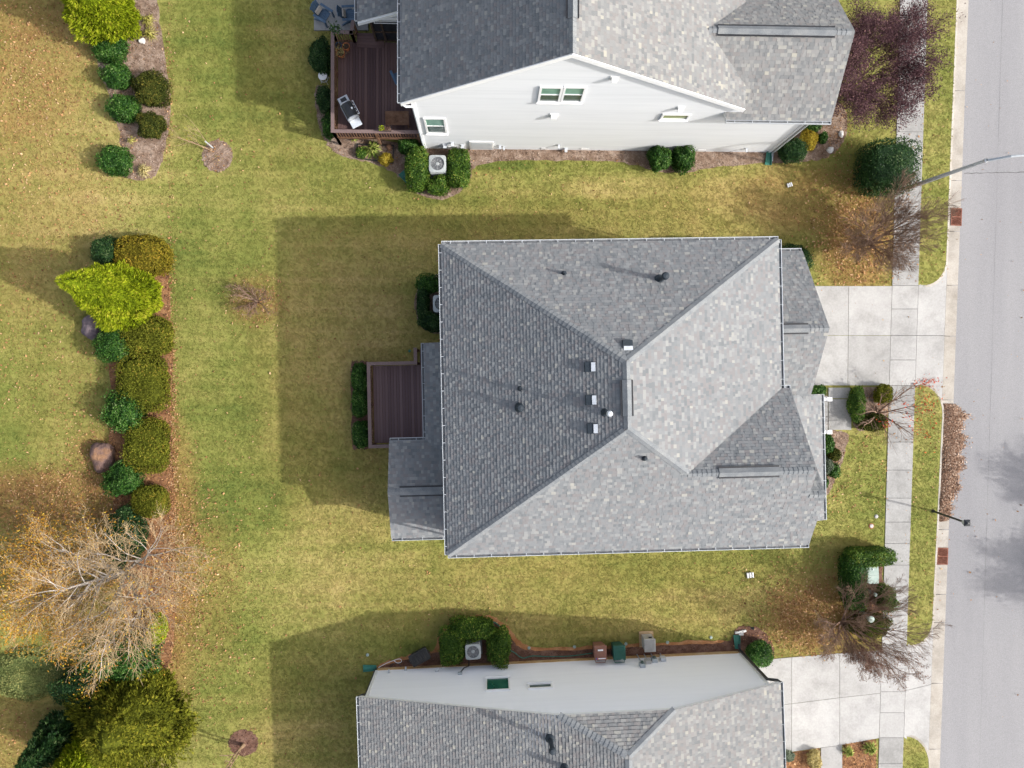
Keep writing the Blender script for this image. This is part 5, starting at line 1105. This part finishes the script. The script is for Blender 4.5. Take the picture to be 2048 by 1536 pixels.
# street lamps
b, tp = G3(1804, 380), G3(1972, 321, 6.8); t = thing('street_lamp', 'tall grey street lamp pole reaching over the road', 'street lamp', b); d = tp-b
m = MB(); m.tube([(0, 0, 0), d*.5, d], [.115, .09, .07], 14); m.build('pole', 'galvanised', t)
m = MB(); m.lathe([(.2, 0), (.2, .06), (.13, .1), (.12, .3)], 16); m.build('base', 'galvanised', t)
e = G3(2110, 306, 7.6)-b; m = MB(); m.tube([d*.985, d.lerp(e, .3)+Vector((0, 0, .25)), e], [.06, .05, .045], 10); m.build('arm', 'galvanised', t)
m = MB(); m.lathe([(.085, -.06), (.09, .02), (.06, .05)], 12, d); m.build('collar', 'steel', t)
m = MB(); m.hexa([e+Vector(p) for p in ((-.1, -.12, -.06), (.5, -.12, -.06), (.5, .12, -.06), (-.1, .12, -.06))], [e+Vector(p) for p in ((-.1, -.08, .06), (.45, -.08, .05), (.45, .08, .05), (-.1, .08, .06))]); m.build('lamp_head', 'galvanised', t, bev=.02)
b, tp = G3(1866, 1022), G3(1928, 1044, 2.3); t = thing('lamp_post', 'short black post on the grass verge beside the leaf pile', 'post', b); d = tp-b
m = MB(); m.tube([(0, 0, 0), d], [.055, .05], 10); m.build('post', 'black_metal', t)
m = MB(); m.lathe([(.1, 0), (.09, .05), (.06, .12)], 12); m.build('base', 'black_metal', t)
m = MB(); m.hexa([d+Vector(p) for p in ((-.09, -.09, -.02), (.09, -.09, -.02), (.09, .09, -.02), (-.09, .09, -.02))], [d+Vector(p) for p in ((-.14, -.14, .22), (.14, -.14, .22), (.14, .14, .22), (-.14, .14, .22))]); m.build('lantern', 'galvanised', t)
m = MB(); m.hexa([d+Vector(p) for p in ((-.16, -.16, .222), (.16, -.16, .222), (.16, .16, .222), (-.16, .16, .222))], [d+Vector(p) for p in ((-.03, -.03, .32), (.03, -.03, .32), (.03, .03, .32), (-.03, .03, .32))]); m.build('cap', 'black_metal', t)
# splash blocks
def splash(lab, px, py, rz, mat='green_plastic'):
    x, y = G(px, py, .06); t = thing('splash_block', lab, 'splash block', (x, y, .025), rz, 'green splash blocks at the downspouts'); m = MB()
    m.hexa([(-.11, -.32, 0), (.11, -.32, 0), (.16, .32, 0), (-.16, .32, 0)], [(-.11, -.32, .04), (.11, -.32, .04), (.16, .32, .02), (-.16, .32, .02)]); m.build('tray', mat, t)
    m = MB()
    for s in (-1, 1): m.hexa([(s*.11-.015, -.32, .02), (s*.11+.015, -.32, .02), (s*.16+.015, .32, .015), (s*.16-.015, .32, .015)], [(s*.11-.015, -.32, .11), (s*.11+.015, -.32, .11), (s*.16+.015, .32, .07), (s*.16-.015, .32, .07)])
    m.box(-.12, .12, -.345, -.318, .0, .11); m.build('side_wall', mat, t)
splash('green splash block below the right corner of the upper house', 1537, 317, R(176)); splash('green splash block at the left corner of the bottom house', 739, 1336, R(92)); splash('green splash block by the stone edging at the lower house corner', 1474, 1283, R(2)); splash('green splash block half hidden by the hedge below the upper deck', 810, 355, R(40))
# small drain outlets and lids in the grass
def outlet(lab, px, py, rz, s=1.0):
    x, y = G(px, py, .05); t = thing('drain_outlet', lab, 'drain outlet', (x, y, .02), rz, 'white drain outlets in the lawn')
    for k in (-1, 0, 1): m = MB(); m.tube([(k*.125*s, -.13*s, .045+.01*k), (k*.125*s, .13*s, .06+.01*k)], .05*s, 10); m.build('pipe_end', 'white_trim', t)
outlet('three white pipe ends lying in the grass below the central house', 1500, 1150, R(8)); outlet('three white pipe ends in the grass below the upper house corner', 1579, 370, R(20), .75)
def lid(lab, px, py, r, mat, ring=None):
    x, y = G(px, py, .03); t = thing('ground_lid', lab, 'lid', (x, y, .012), 0, 'small round lids in the lawn'); m = MB(); m.lathe([(r, 0), (r, .03), (r*.85, .042), (.001, .044)], 18); m.build('cover', mat, t)
    m = MB(); m.lathe([(r*1.35, 0), (r*1.3, .018), (r*1.02, .018)], 18); m.build('rim', ring or mat, t)
lid('pale round lid in the front lawn beside the sidewalk', 1753, 1033, .075, 'cabinet_grey'); lid('brown ringed lid in the front lawn', 1743, 1052, .1, 'cabinet_grey', 'terracotta')
lid('small pale lid in the grass above the brown bin', 1149, 1294, .06, 'pale_green'); lid('small pale lid above the dark green bin', 1252, 1288, .06, 'pale_green'); lid('small pale lid right of the taupe cabinet', 1335, 1285, .06, 'pale_green'); lid('small pale lid in the grass left of the splash block stones', 1422, 1275, .06, 'pale_green')
lid('small pale lid left of the black storage tote', 735, 1310, .06, 'pale_green'); lid('small pale lid right of the lower air conditioner', 1058, 1296, .06, 'pale_green'); lid('small teal lid on the lawn beside the central deck', 819, 702, .05, 'green_plastic')
# hoses
def hose(name, lab, pts, r, mat):
    P = [Vector((*G(px, py, z), z)) for px, py, z in pts]; Q = []
    for i in range(len(P)-1):
        p0, p1, p2, p3 = P[max(i-1, 0)], P[i], P[i+1], P[min(i+2, len(P)-1)]
        for k in range(8):
            t_ = k/8; Q.append(.5*((2*p1)+(p2-p0)*t_+(2*p0-5*p1+4*p2-p3)*t_**2+(3*p1-p0-3*p2+p3)*t_**3))
    Q.append(P[-1]); m = MB(); m.tube(Q, r, 6); return tag(m.build(name, mat), lab, 'hose')
hose('garden_hose', 'green garden hose curving round the lower air conditioner bed', [(888, 1266, .05), (905, 1250, .05), (940, 1238, .05), (975, 1239, .05), (1000, 1253, .05), (1016, 1275, .05), (1020, 1298, .05), (1030, 1306, .05), (1045, 1316, .06), (1065, 1312, .05), (1095, 1313, .05), (1140, 1312, .05), (1185, 1306, .05)], .022, 'green_plastic')
hose('cable', 'thin white cable looping on the ground by the bottom house corner', [(757, 1335, .05), (772, 1327, .05), (790, 1320, .05), (800, 1318, .05), (803, 1323, .05), (796, 1326, .06), (788, 1322, .05)], .014, 'white_trim')
hose('cable', 'dark cable loop right of the white cable', [(780, 1336, .05), (786, 1328, .05), (797, 1327, .06), (802, 1334, .05)], .014, 'black_plastic')
# rocks
def rock(lab, px, py, wx, wy, h, mat, seed, name='boulder', cat='rock'):
    rng = np.random.default_rng(seed); s = FPX/(HC-h*.6); bm = bmesh.new(); bmesh.ops.create_icosphere(bm, subdivisions=4, radius=1); l1, l2, l3 = Lump(rng, 1.4), Lump(rng, 3.5), Lump(rng, 9)
    C = np.array([v.co[:] for v in bm.verts]); k = 1+.13*l1(C)+.07*l2(C)+.02*l3(C); C = C*k[:, None]; C = np.clip(C, -1.05, .9)*np.array([wx/2/s, wy/2/s, h*.62]); C[:, 2] += h*.4
    for v, c in zip(bm.verts, C): v.co = c
    me = D.meshes.new(name); bm.to_mesh(me); bm.free(); o = link(name, me, mat); o.location = (*G(px, py, h*.5), 0); return tag(o, lab, cat)
rock('brown layered boulder with tan faces beside the hedge row', 201, 913, 50, 68, .7, 'rock_brown', 1); rock('dark purple grey boulder under the chartreuse conifer', 185, 656, 46, 56, .6, 'rock_purple', 2)
rock('white stone beside the yellow grass clumps', 284, 81, 12, 11, .16, 'rock_white', 3, 'stone'); rock('upper white stone in the bed by the purple tree', 1683, 268, 10, 14, .16, 'rock_white', 4, 'stone'); rock('lower white stone in the bed by the purple tree', 1661, 300, 14, 13, .18, 'rock_white', 5, 'stone'); rock('brown rock in the planting box below the upper deck', 779, 295, 12, 14, .2, 'rock_brown', 6, 'stone')
for i, (px, py, a) in enumerate(((1474, 1265, .1), (1482, 1263, .2), (1488, 1262, .3), (1482, 1268, .0))):
    o = MB(); o.box(-.11, .11, -.055, .055, 0, .09); o = o.build('edging_stone', 'rock_white', None, bev=.012); o.location = (*G(px, py, .05), .02); o.rotation_euler = (0, 0, a); tag(o, ('leftmost of the tan edging blocks by the lower splash block', 'middle tan edging block in the upper row by the lower splash block', 'rightmost of the tan edging blocks by the lower splash block', 'tan edging block tucked against the green splash block end')[i], 'stone', 'edging blocks')
# landscape edging box below the upper deck
t = thing('planting_box', 'low black edging rectangle in the bed below the upper deck', 'planter', (0, 0, 0))
for a, b in (((715, 288), (788, 291)), ((788, 291), (786, 326)), ((786, 326), (714, 316)), ((714, 316), (715, 288))):
    p, q = G3(*a, .08), G3(*b, .08); d = (q-p).normalized(); nn = Vector((-d.y, d.x, 0))*.02; c = [p-nn, q-nn, q+nn, p+nn]; m = MB(); m.hexa([Vector((v.x, v.y, 0)) for v in c], [Vector((v.x, v.y, .12)) for v in c]); m.build('edging', 'black_plastic', t)
# solar / spot light by the corner bed
x, y = G(1504, 1256, .2); t = thing('garden_light', 'small black spotlight at the tip of the corner bed', 'light', (x, y, 0)); m = MB(); m.tube([(0, 0, 0), (0, 0, .2)], .015, 6); m.build('stake', 'black_metal', t); m = MB(); m.tube([(-.07, 0, .2), (.08, 0, .28)], [.05, .07], 10); m.build('head', 'black_metal', t)
# ------------------------------------------------------------------ deck furniture
DZ = .92
def chair(lab, px, py, rz, z0):
    x, y = G(px, py, z0+.4); t = thing('slatted_chair', lab, 'chair', (x, y, z0), rz, 'blue slatted garden chairs')
    for k in range(5): m = MB(); a = -.24+k*.098; M_ = Matrix.Rotation(R(-9), 4, 'Y'); m.box(-.28, .28, a, a+.088, .34, .365, M=M_); m.build('seat_slat', 'blue_paint', t)
    for k in range(4): m = MB(); a = -.24+k*.125; M_ = Matrix.Translation((-.27, 0, .33)) @ Matrix.Rotation(R(-24), 4, 'Y'); m.box(-.012, .012, a, a+.112, 0, .62+.05*(1 if k in (1, 2) else 0), M=M_); m.build('back_slat', 'blue_paint', t)
    M_ = Matrix.Translation((-.27, 0, .33)) @ Matrix.Rotation(R(-24), 4, 'Y'); m = MB(); m.box(-.04, -.014, -.27, .27, .48, .56, M=M_); m.build('back_rail', 'blue_paint', t)
    for s in (-1, 1):
        m = MB(); m.box(-.36, .34, s*.32-.06, s*.32+.06, .56, .585); m.build('armrest', 'blue_paint', t, bev=.01)
        m = MB(); m.box(.24, .31, s*.31-.03, s*.31+.03, 0, .56); m.build('leg', 'blue_paint', t); m = MB(); m.hexa([(-.5, s*.29-.03, 0), (-.4, s*.29-.03, 0), (-.4, s*.29+.03, 0), (-.5, s*.29+.03, 0)], [(-.12, s*.29-.03, .36), (.1, s*.29-.03, .36), (.1, s*.29+.03, .36), (-.12, s*.29+.03, .36)]); m.build('leg', 'blue_paint', t)
    m = MB(); M_ = Matrix.Translation((-.25, 0, .38)) @ Matrix.Rotation(R(-24), 4, 'Y'); m.box(.02, .10, -.2, .2, .05, .3, M=M_); m.build('cushion', 'cushion', t, bev=.03)
chair('blue slatted chair at the left corner of the patio, turned outward', 648, 30, R(-32), .1); chair('blue slatted chair on the patio beside the porch gutter', 700, 29, R(4), .1); chair('blue chair half hidden under the upper house gutter on the deck', 800, 152, R(115), DZ)
x, y = G(699, 222, DZ+.95); t = thing('gas_grill', 'stainless and black gas grill standing diagonally on the upper deck', 'grill', (x, y, DZ), R(-62))
m = MB(); m.box(-.36, .36, -.25, .25, .1, .78); m.build('cabinet', 'black_metal', t, bev=.01)
m = MB(); m.box(-.4, .4, -.29, .29, .78, .88); m.build('firebox', 'steel', t, bev=.01)
m = MB(); pr = [(-.27, .88), (-.25, 1.05), (-.12, 1.17), (.10, 1.17), (.24, 1.06), (.28, .88)]; m.hexa([(-.38, a, b) for a, b in pr], [(.38, a, b) for a, b in pr]); l = m.build('lid', 'black_metal', t, bev=.012)
for s in (-1, 1): m = MB(); m.hexa([(s*.38-.025, a*1.03, b+.01) for a, b in pr], [(s*.38+.025, a*1.03, b+.01) for a, b in pr]); m.build('end_cap', 'steel', l)
m = MB(); m.tube([(-.34, .30, 1.02), (-.34, .36, 1.02), (.34, .36, 1.02), (.34, .30, 1.02)], .018, 8); m.build('handle', 'bright_metal', l)
m = MB(); m.lathe([(.05, 0), (.05, .02), (.001, .025)], 14, (0, .16, 1.13)); m.build('thermometer', 'white_trim', l)
for s in (-1, 1): m = MB(); m.box(s*.6-.19, s*.6+.19, -.25, .25, .85, .89); sf = m.build('side_shelf', 'bright_metal' if s > 0 else 'steel', t, bev=.015)
m = MB(); m.box(-.72, -.5, -.14, .14, .892, .90); m.build('side_burner', 'black_metal', sf)
for sx in (-1, 1):
    for sy in (-1, 1): m = MB(); m.tube([(sx*.32, sy*.2, 0), (sx*.32, sy*.2, .1)], .035, 10); m.build('wheel', 'black_plastic', t)
for k in range(4): m = MB(); m.tube([(-.25+k*.16, .285, .83), (-.25+k*.16, .33, .83)], .03, 10); m.build('knob', 'steel', t)
x, y = G(794, 236, DZ+.5); t = thing('patio_table', 'low brown wooden table on the upper deck near the house wall', 'table', (x, y, DZ), R(1)); 
for k in range(5): m = MB(); m.box(-.56, .56, -.33+k*.133, -.33+k*.133+.13, .46, .5, random.random()); m.build('table_board', 'post_wood', t)
for sx in (-1, 1):
    for sy in (-1, 1): m = MB(); m.box(sx*.5-.03, sx*.5+.03, sy*.28-.03, sy*.28+.03, 0, .46); m.build('leg', 'post_wood', t)
x, y = G(770, 257, 2.0); t = thing('rail_planter', 'dry planter box sitting on the upper deck railing', 'planter', (x, y, 1.86)); m = MB(); m.hexa([(-.25, -.1, 0), (.25, -.1, 0), (.25, .1, 0), (-.25, .1, 0)], [(-.3, -.14, .18), (.3, -.14, .18), (.3, .14, .18), (-.3, .14, .18)]); m.build('box', 'black_plastic', t)
m = MB(); m.box(-.27, .27, -.115, .115, .182, .195); m.build('soil', 'mulch', t)
rg = np.random.default_rng(8); P = rg.uniform((-.26, -.12, .18), (-.02, .1, .3), (90, 3)); V, F_ = leaf_quads(P, rg.normal(size=(90, 3)), .07, .04, rg); link('plants', npmesh('plants', V, F_, rg.random(90)), 'leaf_lime', t)
P = rg.uniform((-.02, -.12, .18), (.28, .12, .28), (160, 3)); V, F_ = leaf_quads(P, rg.normal(size=(160, 3)), .08, .02, rg); link('dry_stems', npmesh('dry_stems', V, F_, rg.random(160)), 'leaf_seed', t)
def pot(lab, px, py, r, h, mat, leaves=None, rim='terracotta'):
    x, y = G(px, py, DZ+h); t = thing('flower_pot', lab, 'pot', (x, y, DZ)); m = MB(); m.lathe([(.001, 0), (r*.7, 0), (r*.92, h*.85), (r*1.05, h*.85), (r*1.05, h), (r*.9, h), (r*.86, h*.8)], 20); m.build('pot', mat, t); m = MB(); m.lathe([(r*.87, h*.86), (.001, h*.88)], 20); m.build('soil', 'soil', t)
    if leaves:
        P = rg.normal(size=(120, 3))*np.array([r*.6, r*.6, .12])+np.array([0, 0, h+.1]); V, F_ = leaf_quads(P, rg.normal(size=(120, 3)), .13, .03, rg); link('plant', npmesh('plant', V, F_, rg.random(120)), 'leaf_'+leaves, t)
    return t
pot('orange terracotta pot of bare soil on the upper deck', 692, 92, .17, .3, 'terracotta'); pot('blue glazed pot holding a small tree on the upper deck', 677, 90, .14, .35, 'pot_blue'); pot('pot with dried stems beside the terracotta pot', 681, 105, .2, .3, 'terracotta', 'straw')
b, tp = G3(678, 88, DZ+.3), G3(669, 57, DZ+1.9); t = thing('potted_sapling', 'thin pole like sapling with leafy top rising from the blue pot', 'plant', b); m = MB(); m.tube([(0, 0, 0), tp-b], [.018, .012], 6); m.build('stem', 'bark_tan', t)
P = rg.normal(size=(110, 3))*np.array([.17, .1, .15])+np.array((tp-b)[:]); V, F_ = leaf_quads(P, rg.normal(size=(110, 3))+np.array([0, 0, .6]), .13, .06, rg); link('crown', npmesh('crown', V, F_, rg.random(110)), 'leaf_deep', t)
x, y = G(645, 151, .6); t = thing('plant_stand', 'small round white metal plant stand left of the upper deck', 'stand', (x, y, 0)); m = MB(); m.lathe([(.001, .56), (.21, .56), (.22, .58), (.21, .6), (.001, .6)], 22); m.build('top', 'white_trim', t)
m = MB(); m.tube([(.2*math.cos(a), .2*math.sin(a), .3) for a in np.linspace(0, 6.283, 21)], .012, 5, cap=False); m.build('ring', 'white_trim', t)
for k in range(4): a = k*1.571+.6; m = MB(); m.tube([(.19*math.cos(a), .19*math.sin(a), .57), (.14*math.cos(a), .14*math.sin(a), .3), (.24*math.cos(a), .24*math.sin(a), 0)], .012, 6); m.build('leg', 'white_trim', t)
b, tp = G3(424, 300), G3(419, 298, 1.1); o = MB(); o.tube([(.05, .1, 0), (0.05, .1, .95)], .035, 8); o = o.build('tree_guard', 'galvanised'); o.location = b; tag(o, 'pale grey guard tube beside the yellow leaved sapling', 'guard')

# ------------------------------------------------------------------ stuff: grass, fallen leaves, mulch chips, leaf pile
HOUSE = [[(-1.5, 5.5), (12.2, 5.5), (14.3, 5.5), (15.1, -1), (13, -6.7), (-4.2, -6.7), (-4.2, -2.7), (-1.5, -2.7)], [(-3.1, 11.8), (14.2, 11.8), (14.2, 26), (-3.1, 26)], [(-5.6, -14.1), (12.5, -13.4), (12.5, -26), (-5.6, -26)]]
DRIVE = [[G(*p) for p in q] for q in ([(1500, 571), (1960, 571), (1960, 772), (1500, 772)], [(1500, 1322), (sw_l(1300), 1301), (1990, 1290), (1990, 1474), (sw_l(1476), 1476), (1500, 1512)], [(1654, 773), (1703, 773), (1703, 861), (1654, 861)], [(627, -100), (627, 64), (740, 64), (740, -100)], [(1640, 1490), (1684, 1488), (1684, 1560), (1640, 1560)])]
def grass_points(n, seed):
    rng = np.random.default_rng(seed); X = rng.uniform(-27, 25.2, n); Y = rng.uniform(-19.8, 19.8, n); px, py = TOPX(X, Y)
    ok = (px < kb_l(py)-2) & ~((px > sw_l(py)-1) & (px < sw_r(py)+1))
    for P in BEDXY+HOUSE+DRIVE: ok &= ~inside(X, Y, P)
    inv = np.zeros(n, bool)
    for V in VXY: inv |= inside(X, Y, V)
    ok &= inv | (px < sw_l(py))
    return X[ok], Y[ok], inv[ok]
X, Y, inv = grass_points(210000, 5); n = len(X); rng = np.random.default_rng(9); KB = 4
bx = np.repeat(X, KB)+rng.normal(size=n*KB)*.035; by = np.repeat(Y, KB)+rng.normal(size=n*KB)*.035; bz = np.repeat(np.where(inv, .012, 0.), KB)
a = rng.uniform(0, 6.283, n*KB); ln = rng.uniform(.05, .115, n*KB); up = rng.uniform(.015, .05, n*KB); wv = rng.uniform(.010, .02, n*KB)
dx, dy = np.cos(a), np.sin(a)
V = np.stack([np.stack([bx-dy*wv, by+dx*wv, bz+.002], 1), np.stack([bx+dy*wv, by-dx*wv, bz+.002], 1), np.stack([bx+dx*ln, by+dy*ln, bz+up], 1)], 1).reshape(-1, 3)
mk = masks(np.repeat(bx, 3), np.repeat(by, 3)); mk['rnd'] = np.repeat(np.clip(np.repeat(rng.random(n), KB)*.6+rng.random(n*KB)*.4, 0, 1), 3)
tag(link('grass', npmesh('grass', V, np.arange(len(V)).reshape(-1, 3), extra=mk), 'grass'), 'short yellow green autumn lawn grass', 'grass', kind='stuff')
def scatter(zones, seed, size, zoff=.03, ok=None, curl=.5):
    rng = np.random.default_rng(seed); P = []
    for cx, cy, sx, sy, k, shape in zones:
        if shape == 'g': px, py = rng.normal(cx, sx, k), rng.normal(cy, sy, k)
        else: px, py = rng.uniform(cx-sx, cx+sx, k), rng.uniform(cy-sy, cy+sy, k)
        P.append(np.stack([px, py], 1))
    P = np.vstack(P); W_ = np.array([G(x, y) for x, y in P]); m_ = np.ones(len(W_), bool)
    for H_ in HOUSE: m_ &= ~inside(W_[:, 0], W_[:, 1], H_)
    if ok is not None: m_ &= ok(P)
    dr = np.zeros(len(W_), bool)
    for H_ in DRIVE: dr |= inside(W_[:, 0], W_[:, 1], H_)
    m_ &= ~dr | (rng.random(len(W_)) < .06)
    W_ = W_[m_]; k = len(W_); pts = np.column_stack([W_, np.full(k, zoff)+rng.uniform(0, .03, k)])
    pts[:, 2] -= np.where(np.array([TOPX(x, y)[0] > kb_l(TOPX(x, y)[1]) for x, y in W_]), .09, 0)
    L = size*np.clip(rng.lognormal(-.1, .42, k), .35, 2.0); V, F_ = leaf_quads(pts, rng.normal(size=(k, 3))*curl+np.array([0, 0, 1]), L, L*rng.uniform(.4, .75, k), rng); return V, F_, np.clip(rng.normal(.5, .28, k), 0, 1)
Z = [(130, 420, 150, 420, 3600, 'u'), (40, 130, 80, 120, 3600, 'g'), (90, 1000, 110, 45, 4200, 'g'), (200, 1130, 110, 70, 3500, 'g'), (347, 1000, 6, 190, 2600, 'g'), (342, 750, 5, 190, 900, 'g'), (338, 200, 6, 110, 260, 'g'), (370, 1150, 30, 110, 2600, 'g'), (410, 1180, 60, 120, 1300, 'g'), (515, 600, 30, 28, 700, 'g'),
     (600, 770, 420, 760, 2600, 'u'), (1715, 480, 45, 60, 4200, 'g'), (1690, 400, 60, 60, 1500, 'g'), (1630, 1240, 60, 45, 4200, 'g'), (1580, 1200, 80, 60, 1200, 'g'), (1850, 500, 40, 300, 220, 'u'), (1850, 1000, 40, 250, 260, 'u'), (1720, 950, 60, 80, 260, 'u'), (1300, 380, 350, 60, 260, 'u'), (200, 915, 40, 50, 1300, 'g'), (1600, 1520, 40, 15, 250, 'u'), (1720, 1510, 35, 25, 260, 'u'), (1680, 250, 20, 40, 300, 'g'), (1970, 700, 80, 760, 120, 'u'), (1790, 700, 60, 60, 40, 'u'), (1760, 820, 30, 40, 300, 'g'), (40, 1480, 50, 50, 700, 'g'), (435, 312, 24, 26, 120, 'g'), (265, 1010, 40, 40, 700, 'g'), (1670, 940, 15, 50, 150, 'g'), (930, 1230, 60, 8, 120, 'g')]
V, F_, T = scatter(Z, 21, .074)
tag(link('fallen_leaves', npmesh('fallen_leaves', V, F_, T), 'dead_leaf'), 'brown and orange fallen leaves scattered over lawn and beds', 'leaves', kind='stuff')
# red leaves blown on the apron and verge
V, F_, T = scatter([(1858, 762, 14, 5, 900, 'g'), (1850, 830, 22, 40, 90, 'g')], 23, .08, .04)
tag(link('red_leaves', npmesh('red_leaves', V, F_, T), 'leaf_red'), 'red leaves lying on the driveway apron and verge', 'leaves', kind='stuff')
for mt, sel in (('chip', ('mulch',)), ('chip_dark', ('mulch_dark', 'mulch_leaf'))):
    Vs, Ts = [], []; rng = np.random.default_rng(31 if mt == 'chip' else 32)
    for (nm, bm_, _), xy in zip(BEDS, BEDXY):
        if bm_ not in sel: continue
        q = np.array(xy); lo, hi = q.min(0), q.max(0); k = int((hi-lo).prod()*120); X = rng.uniform(lo[0], hi[0], k); Y = rng.uniform(lo[1], hi[1], k); ok = inside(X, Y, xy)
        for H_ in HOUSE: ok &= ~inside(X, Y, H_)
        X, Y = X[ok], Y[ok]; k = len(X); V, F_ = leaf_quads(np.column_stack([X, Y, rng.uniform(.025, .055, k)]), rng.normal(size=(k, 3))*.6+np.array([0, 0, 1]), rng.uniform(.05, .13, k), rng.uniform(.015, .04, k), rng); Vs.append(V); Ts.append(rng.random(k))
    V = np.vstack(Vs); tag(link('mulch_chips', npmesh('mulch_chips', V, np.arange(len(V)).reshape(-1, 4), np.concatenate(Ts)), mt), 'shredded wood mulch in the planting beds', 'mulch', kind='stuff')
# leaf pile along the kerb
rng = np.random.default_rng(44); k = 15000; py = rng.uniform(808, 1042, k)
def pile_w(y): return np.interp(y, [806, 816, 830, 880, 930, 960, 985, 1010, 1042], [14, 36, 42, 44, 43, 38, 31, 24, 16])
t_ = rng.beta(1.4, 1.4, k); px = kb_l(py)+1+t_*(pile_w(py)*(1+.12*np.sin(py*.13)+.08*np.sin(py*.31+1))+rng.normal(size=k)*5+(rng.random(k) < .05)*rng.uniform(0, 16, k)); hgt = .17*np.sin(np.clip(t_, 0, 1)*math.pi)**.7*np.clip((py-806)/16, 0, 1)*np.clip((1046-py)/50, .25, 1)*(1+.25*Lump(rng, .05)(np.stack([px, py, 0*px], 1)))
W_ = np.array([G(a_, b_, -.05) for a_, b_ in zip(px, py)]); pts = np.column_stack([W_, -.085+hgt*rng.uniform(.75, 1.05, k)+.01]); L = .095*rng.uniform(.6, 1.3, k)
V, F_ = leaf_quads(pts, rng.normal(size=(k, 3))*.55+np.array([0, 0, 1]), L, L*.6, rng)
tag(link('leaf_pile', npmesh('leaf_pile', V, F_, np.clip(rng.normal(.5, .27, k), 0, 1)), 'pile_leaf'), 'long raked pile of brown leaves in the gutter', 'leaf pile', kind='stuff')
